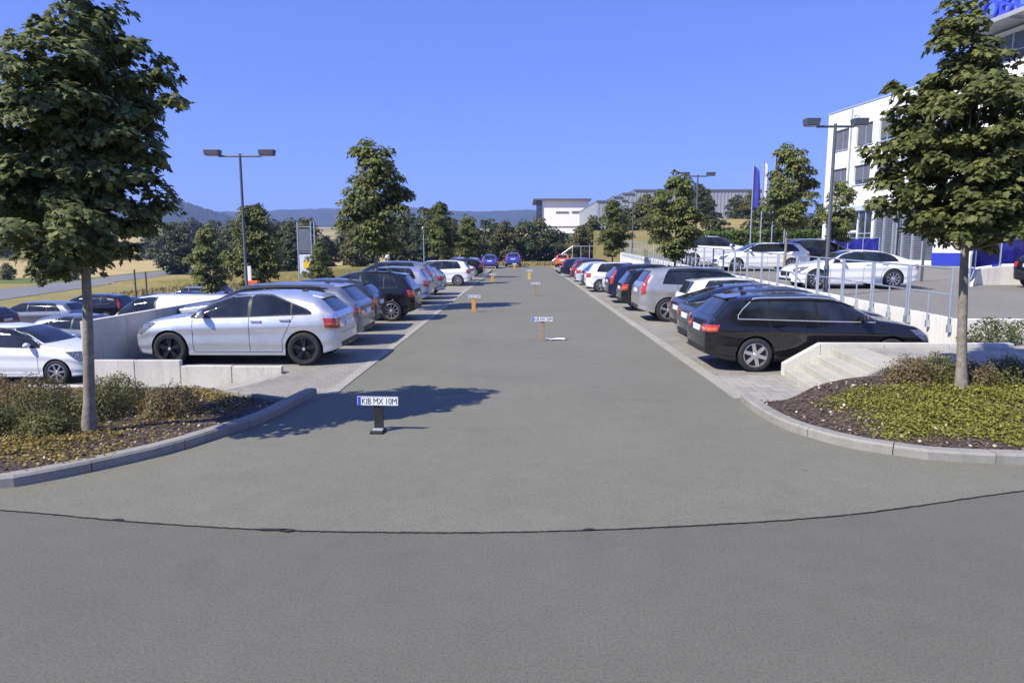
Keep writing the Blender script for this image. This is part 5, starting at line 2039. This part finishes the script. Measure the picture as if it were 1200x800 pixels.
TYPES = {k: build_type(k) for k in SPECS}
WH = {}
PAINT = {
    'silver': paint('silver paint', (0.62, 0.64, 0.68), 0.65, 0.34), 'lavender': paint('lavender silver paint', (0.36, 0.39, 0.52), 0.55, 0.34),
    'grey': paint('steel grey paint', (0.22, 0.235, 0.27), 0.6, 0.34), 'anthracite': paint('anthracite paint', (0.055, 0.06, 0.072), 0.5, 0.32),
    'black': paint('black paint', (0.010, 0.010, 0.012), 0.0, 0.25), 'navy': paint('navy paint', (0.014, 0.018, 0.05), 0.2, 0.28),
    'white': paint('white paint', (0.78, 0.79, 0.80), 0.0, 0.3), 'blue': paint('blue paint', (0.05, 0.065, 0.36), 0.2, 0.3),
    'orange': paint('orange paint', (0.62, 0.12, 0.03), 0.1, 0.3), 'maroon': paint('dark red paint', (0.11, 0.022, 0.028), 0.2, 0.3),
    'red': paint('red paint', (0.55, 0.05, 0.03), 0.0, 0.3), 'ice': paint('ice blue paint', (0.50, 0.58, 0.68), 0.2, 0.3),
    'champagne': paint('grey beige silver paint', (0.44, 0.44, 0.43), 0.6, 0.34),
}


def car(key, colour, loc, rz, label, group, detail=2, rims='seven', rimmat='rim', sc=1.0, trimmat=None):
    T = TYPES[key]
    root = empty('parked_car', loc, rz)
    root.scale = (sc, sc, sc)
    tag(root, label, 'car' if key != 'van' else 'van', group)
    pm = PAINT[colour]

    def put(name, me_, mat=None, parent=root):
        o = bpy.data.objects.new(name, me_)
        col.objects.link(o)
        o.parent = parent
        if mat is not None:
            if len(me_.materials) == 0:
                me_.materials.append(None)
            o.material_slots[0].link = 'OBJECT'
            o.material_slots[0].material = mat
        return o
    put('body', T['body'], pm)
    last = None
    for name, me_, lvl in T['parts']:
        if lvl == 1 and detail < 2:
            continue
        if lvl == 2:
            if name in ('door_handle', 'spoiler') and detail < 2:
                continue
            put(name, me_, pm)
        elif name == 'window_trim' and trimmat:
            put(name, me_, M[trimmat])
        elif name == 'plate_strip':
            put(name, me_, None, last)
        else:
            o = put(name, me_)
            if name == 'number_plate':
                last = o
    kk = (T['R'], rims)
    if kk not in WH:
        WH[kk] = wheel_meshes(*kk)
    ty, rm, dc, hc = WH[kk]
    for i, (x, y) in enumerate(T['wheels']):
        w = put('wheel', ty)
        w.location = (x, y, T['R'])
        w.rotation_euler = (0, 0, 0 if y > 0 else math.pi)
        put('rim', rm, M[rimmat], w)
        if detail >= 2:
            put('brake_disc', dc, None, w)
            put('hub_cap', hc, None, w)
    return root


GL = 'cars parked nose in along the left of the lane'
GR = 'cars parked nose in along the right of the lane'
GLOW = 'cars in the lower car park'
GUP = 'cars on the upper road'
PI = math.pi


def left(key, colour, y, xrear, label, **kw):
    z = 0.012
    L = TYPES[key]['L'] * kw.get('sc', 1)
    return car(key, colour, (xrear - L / 2, y, z), PI + kw.pop('dr', 0.0), label, GL, **kw)


def right(key, colour, y, xrear, label, **kw):
    L = TYPES[key]['L'] * kw.get('sc', 1)
    return car(key, colour, (xrear + L / 2, y, 0.012), kw.pop('dr', 0.0), label, GR, **kw)


left('hatch', 'silver', 13.98, -3.58, 'silver hatchback with black rims parked beside the stepped concrete wall', rims='five', rimmat='rim_dark')
left('wagon', 'grey', 16.6, -3.75, 'steel grey estate car between the silver hatchback and the dark hatchback')
left('hatch', 'anthracite', 19.3, -3.98, 'anthracite hatchback between the grey estate and the black crossover')
left('compact', 'black', 22.05, -3.35, 'black crossover with silver multi spoke rims beside the tree island', rims='ten')
left('compact', 'lavender', 28.1, -3.72, 'lavender silver hatchback just past the tree island')
left('suv', 'grey', 30.8, -3.9, 'grey tall car behind the first lavender hatchback past the tree island')
left('hatch', 'lavender', 33.6, -3.8, 'lavender silver hatchback, farther one of the two past the tree island', detail=1)
left('hatch', 'navy', 37.4, -5.0, 'navy hatchback parked deep in its bay before the white hatchback', detail=1)
left('compact', 'white', 41.8, -3.12, 'white hatchback with silver rims standing out of the left row', detail=1)
left('wagon', 'white', 45.0, -3.5, 'white estate car with dark rear window behind the white hatchback', detail=1)
left('coupe', 'white', 48.0, -3.3, 'low white car between the white estate and the dark hatchback', detail=1)
left('hatch', 'black', 54.9, -3.1, 'black hatchback far along the left row past the white cars', detail=1)
left('hatch', 'silver', 57.8, -3.5, 'silver hatchback just behind the far black hatchback', detail=1)
left('wagon', 'lavender', 60.8, -3.4, 'lavender estate car last in the left row before the shrubs', detail=1)
car('compact', 'blue', (-3.6, 77.5, 0.0), PI / 2, 'bright blue hatchback parked by the shrubs at the end of the lane', GL, detail=1)
car('suv', 'blue', (-1.1, 83.2, 0.012), PI / 2, 'bright blue tall car standing alone across the end of the lane', GL, detail=1)

right('estate', 'black', 13.42, 3.42, 'black estate car with silver six spoke rims beside the concrete steps', rims='six', sc=0.97)
right('sedan', 'anthracite', 15.72, 3.72, 'anthracite saloon half hidden behind the black estate car')
right('coupe', 'black', 17.9, 4.0, 'black coupe between the anthracite saloon and the small white car')
right('compact', 'white', 20.0, 4.55, 'small white car with dark rear window parked deep beside the silver tall car', sc=0.93)
right('suv', 'champagne', 22.05, 3.62, 'silver beige tall estate with red upright tail lamps in the right row', rims='five')
right('compact', 'black', 25.6, 3.6, 'black green hatchback behind the silver tall estate')
right('suv', 'navy', 29.0, 3.55, 'navy tall estate car in the right row below the dense round maple', sc=0.95)
right('hatch', 'silver', 32.0, 3.8, 'silver hatchback hidden behind the navy tall estate', detail=1)
right('compact', 'white', 36.2, 3.3, 'white hatchback with orange lamps in the right row', detail=1)
right('wagon', 'black', 39.2, 3.4, 'black estate car just behind the white hatchback in the right row', detail=1)
right('hatch', 'ice', 42.8, 3.3, 'ice blue white hatchback in the right row', detail=1)
right('compact', 'maroon', 47.0, 3.3, 'dark red hatchback in the right row', detail=1)
right('wagon', 'navy', 54.5, 3.0, 'navy estate car far along the right row with bright wheel', detail=1)
right('hatch', 'grey', 60.0, 3.6, 'grey hatchback behind the farthest navy estate car', detail=1)
car('compact', 'orange', (4.95, 82.5, 0.0), PI / 2 * 0.9, 'orange hatchback at the far end of the right row', GR, detail=1)


def lower(key, colour, x, y, rz, label, **kw):
    return car(key, colour, (x, y, lower_z(y) + 0.055), rz, label, GLOW, **kw)


lower('compact', 'white', -13.55, 18.4, 0.0, 'white hatchback with black mirror foot behind the low concrete wall')
lower('hatch', 'grey', -15.6, 24.5, 0.0, 'grey hatchback mostly hidden behind the white hatchback', detail=1)
lower('van', 'white', -11.9, 23.4, PI, 'white van with pale side panels behind the grey parapet', detail=1, sc=1.13)
LR = -22.4
for key_, colour_, y_, dx_, lab_ in (
        ('hatch', 'maroon', 30.6, -1.0, 'dark red brown hatchback at the near end of the lower car park row'),
        ('wagon', 'grey', 34.4, 0.0, 'steel grey estate car with bright roof second in the lower row'),
        ('suv', 'black', 38.6, 0.0, 'black tall car with shiny rims in the lower row'),
        ('hatch', 'black', 41.6, 0.2, 'black hatchback just behind the black tall car in the lower row'),
        ('compact', 'anthracite', 44.4, 0.0, 'anthracite compact car in the middle of the lower row'),
        ('hatch', 'anthracite', 47.2, -0.2, 'anthracite low hatchback toward the back of the lower row'),
        ('sedan', 'black', 50.0, 0.0, 'black saloon car near the back of the lower row'),
        ('wagon', 'silver', 55.0, -2.0, 'silver estate car with dark windows closing the lower row'),
        ('wagon', 'black', 59.0, -3.0, 'black estate car with roof rails behind the lower row')):
    lower(key_, colour_, LR + dx_ - TYPES[key_]['L'] / 2, y_, PI, lab_, detail=1)
lower('sedan', 'navy', -22.5, 60.5, 0.0, 'navy saloon at the back of the lower car park beside the lamp mast', detail=1)
lower('hatch', 'anthracite', -17.6, 61.0, 0.0, 'anthracite hatchback at the back of the lower car park under the maple', detail=1)
lower('van', 'red', -10.6, 28.6, PI, 'red van showing only its roof over the silver hatchback', detail=1, sc=1.13)
lower('suv', 'navy', -12.0, 36.0, PI, 'navy tall car showing its roof above the anthracite hatchback', detail=1)


def upper(key, colour, x, y, rz, label, **kw):
    return car(key, colour, (x, y, road_z(y) + 0.004), rz, label, GUP, **kw)


upper('coupe', 'white', 11.35, 24.2, PI, 'white coupe behind the railing in front of the lamp mast', rims='ten', sc=0.95)
upper('wagon', 'white', 12.0, 35.0, PI, 'white estate car with silver rims behind the railing', sc=0.95)
upper('suv', 'white', 10.9, 39.5, 0.0, 'white tall car partly behind the dense round maple', detail=1)
upper('compact', 'black', 16.2, 37.5, 0.0, 'black hatchback between the white estate and the white coupe', detail=1)
upper('hatch', 'black', 19.25, 23.6, 0.0, 'black car at the white plinth of the blue balustrade', detail=1)

# ------------------------------------------------------------------ number plate posts in the lane
def plate_post(loc, h, label, post_mat, post_w, text=None, base=False, rz=0.0, plate_z=None):
    root = empty('plate_post', loc, rz)
    tag(root, label, 'sign', 'number plate posts in the lane')
    m_ = MB()
    m_.box(-post_w / 2, post_w / 2, -0.02, 0.02, 0.0, h - 0.07)
    m_.build('post', M[post_mat], root, bevel=0.004)
    m_ = MB()
    m_.box(-0.26, 0.26, -0.036, -0.022, h - 0.115, h)
    pl = m_.build('number_plate', M['plate'], root, bevel=0.004)
    m_ = MB()
    m_.box(-0.255, -0.215, -0.0385, -0.0365, h - 0.11, h - 0.005)
    m_.build('blue_band', M['plate_blue'], pl)
    m_ = MB()
    for x0, x1, z0, z1 in ((-0.258, 0.258, h - 0.005, h - 0.002), (-0.258, 0.258, h - 0.113, h - 0.110), (0.255, 0.258, h - 0.110, h - 0.005)):
        m_.box(x0, x1, -0.038, -0.0362, z0, z1)
    m_.build('plate_rim', M['ink'], pl)
    if text:
        me_ = text_mesh('plate_text', text, 0.108, 0.0, 0.94)
        vs = np.array([v.co[:] for v in me_.vertices])
        x0, x1 = vs[:, 0].min(), vs[:, 0].max()
        y0, y1 = vs[:, 1].min(), vs[:, 1].max()
        sx = 0.44 / (x1 - x0)
        sz = 0.078 / (y1 - y0)
        for v in me_.vertices:
            v.co = Vector((-0.200 + (v.co.x - x0) * sx, -0.0385, h - 0.0965 + (v.co.y - y0) * sz))
        me_.materials.append(M['ink'])
        link('plate_lettering', me_, None, pl)
    if base:
        m_ = MB(); m_.box(-0.085, 0.075, -0.14, 0.09, 0.0, 0.03); bo = m_.build('base', M['black_plastic'], root, bevel=0.006)
        m_ = MB(); m_.box(-0.06, 0.07, -0.10, -0.03, 0.031, 0.055); m_.build('steel_foot', M['chrome'], root, bevel=0.006)
    return root


plate_post((-1.80, 8.35, 0.004), 0.455, 'black post carrying a white number plate near the left kerb', 'black_plastic', 0.115, 'KIB MX 10M', True, rz=R(-3))
plate_post((0.50, 16.8, 0.004), 0.60, 'brown wooden post with a number plate beside a pale board on the asphalt', 'wood', 0.11, 'KIB MX 20M')
plate_post((-1.74, 24.4, 0.004), 0.62, 'orange post with a number plate in the tree shadow', 'wood_orange', 0.14, 'KIB MX 30M')
plate_post((0.60, 32.6, 0.004), 0.66, 'slim brown post with a number plate in mid lane', 'wood', 0.13, 'KIB MX 40M')
plate_post((-2.03, 46.5, 0.004), 0.55, 'farther orange post with a number plate before the white hatchback', 'wood_orange', 0.20, 'KIB MX 60M')
plate_post((0.50, 49.2, 0.004), 0.72, 'yellow post with a number plate far along the lane', 'wood_yellow', 0.2, 'KIB MX 50M')
plate_post((-0.85, 74.0, 0.004), 0.6, 'small orange post in front of the lone blue car', 'wood_orange', 0.25)
m_ = MB()
m_.box(-0.23, 0.23, -0.09, 0.09, 0.025, 0.05)
brd = empty('loose_board', (0.84, 16.95, 0.004), R(4))
tag(brd, 'pale board lying on the asphalt beside the brown plate post', 'board')
m_.build('board', M['paper'], brd, bevel=0.006)
m_ = MB(); m_.box(-0.20, -0.12, -0.08, 0.08, 0.0, 0.024); m_.build('foot', M['wood'], brd)
m_ = MB(); m_.box(0.14, 0.24, -0.08, 0.08, 0.0, 0.024); m_.build('foot', M['wood'], brd)
m_ = MB()
m_.add([(-0.04, -0.015, 0.002), (0.04, -0.012, 0.006), (0.038, 0.02, 0.002), (-0.03, 0.018, 0.008), (0, 0, 0.014)], [(0, 1, 4), (1, 2, 4), (2, 3, 4), (3, 0, 4)])
o = m_.build('paper_scrap', M['paper'])
o.location = (-3.13, 8.62, 0.006)
tag(o, 'white paper scrap lying on the asphalt by the left kerb', 'litter')
# orange box on a post at the lower car park
bn = empty('signal_box', (-12.15, 30.6, lower_z(30.6) + 0.05))
tag(bn, 'orange box with a white panel on a post under the maple by the lamp mast', 'sign')
m_ = MB(); m_.tube([(0, 0, -0.05), (0, 0, 1.9)], 0.04, 8); m_.build('post', M['galv'], bn)
m_ = MB(); m_.box(-0.22, 0.30, -0.14, 0.14, 1.9, 2.55); m_.build('box', M['orange'], bn, bevel=0.02)
m_ = MB(); m_.box(-0.30, -0.02, -0.05, 0.05, 2.56, 3.2); m_.build('white_panel', M['render'], bn)

# ------------------------------------------------------------------ the summer haze over the valley
hz, n, l, b = new_mat('summer haze')
n.remove(b)
pv = n.new("ShaderNodeVolumePrincipled")
pv.inputs["Color"].default_value = (0.40, 0.55, 1.0, 1)
pv.inputs["Density"].default_value = HAZE
pv.inputs["Anisotropy"].default_value = 0.2
l.new(pv.outputs[0], n["Material Output"].inputs["Volume"])
m_ = MB()
m_.box(-4400, 4400, -400, 4400, -4.5, 235)
tag(m_.build('haze', hz), kind='stuff')
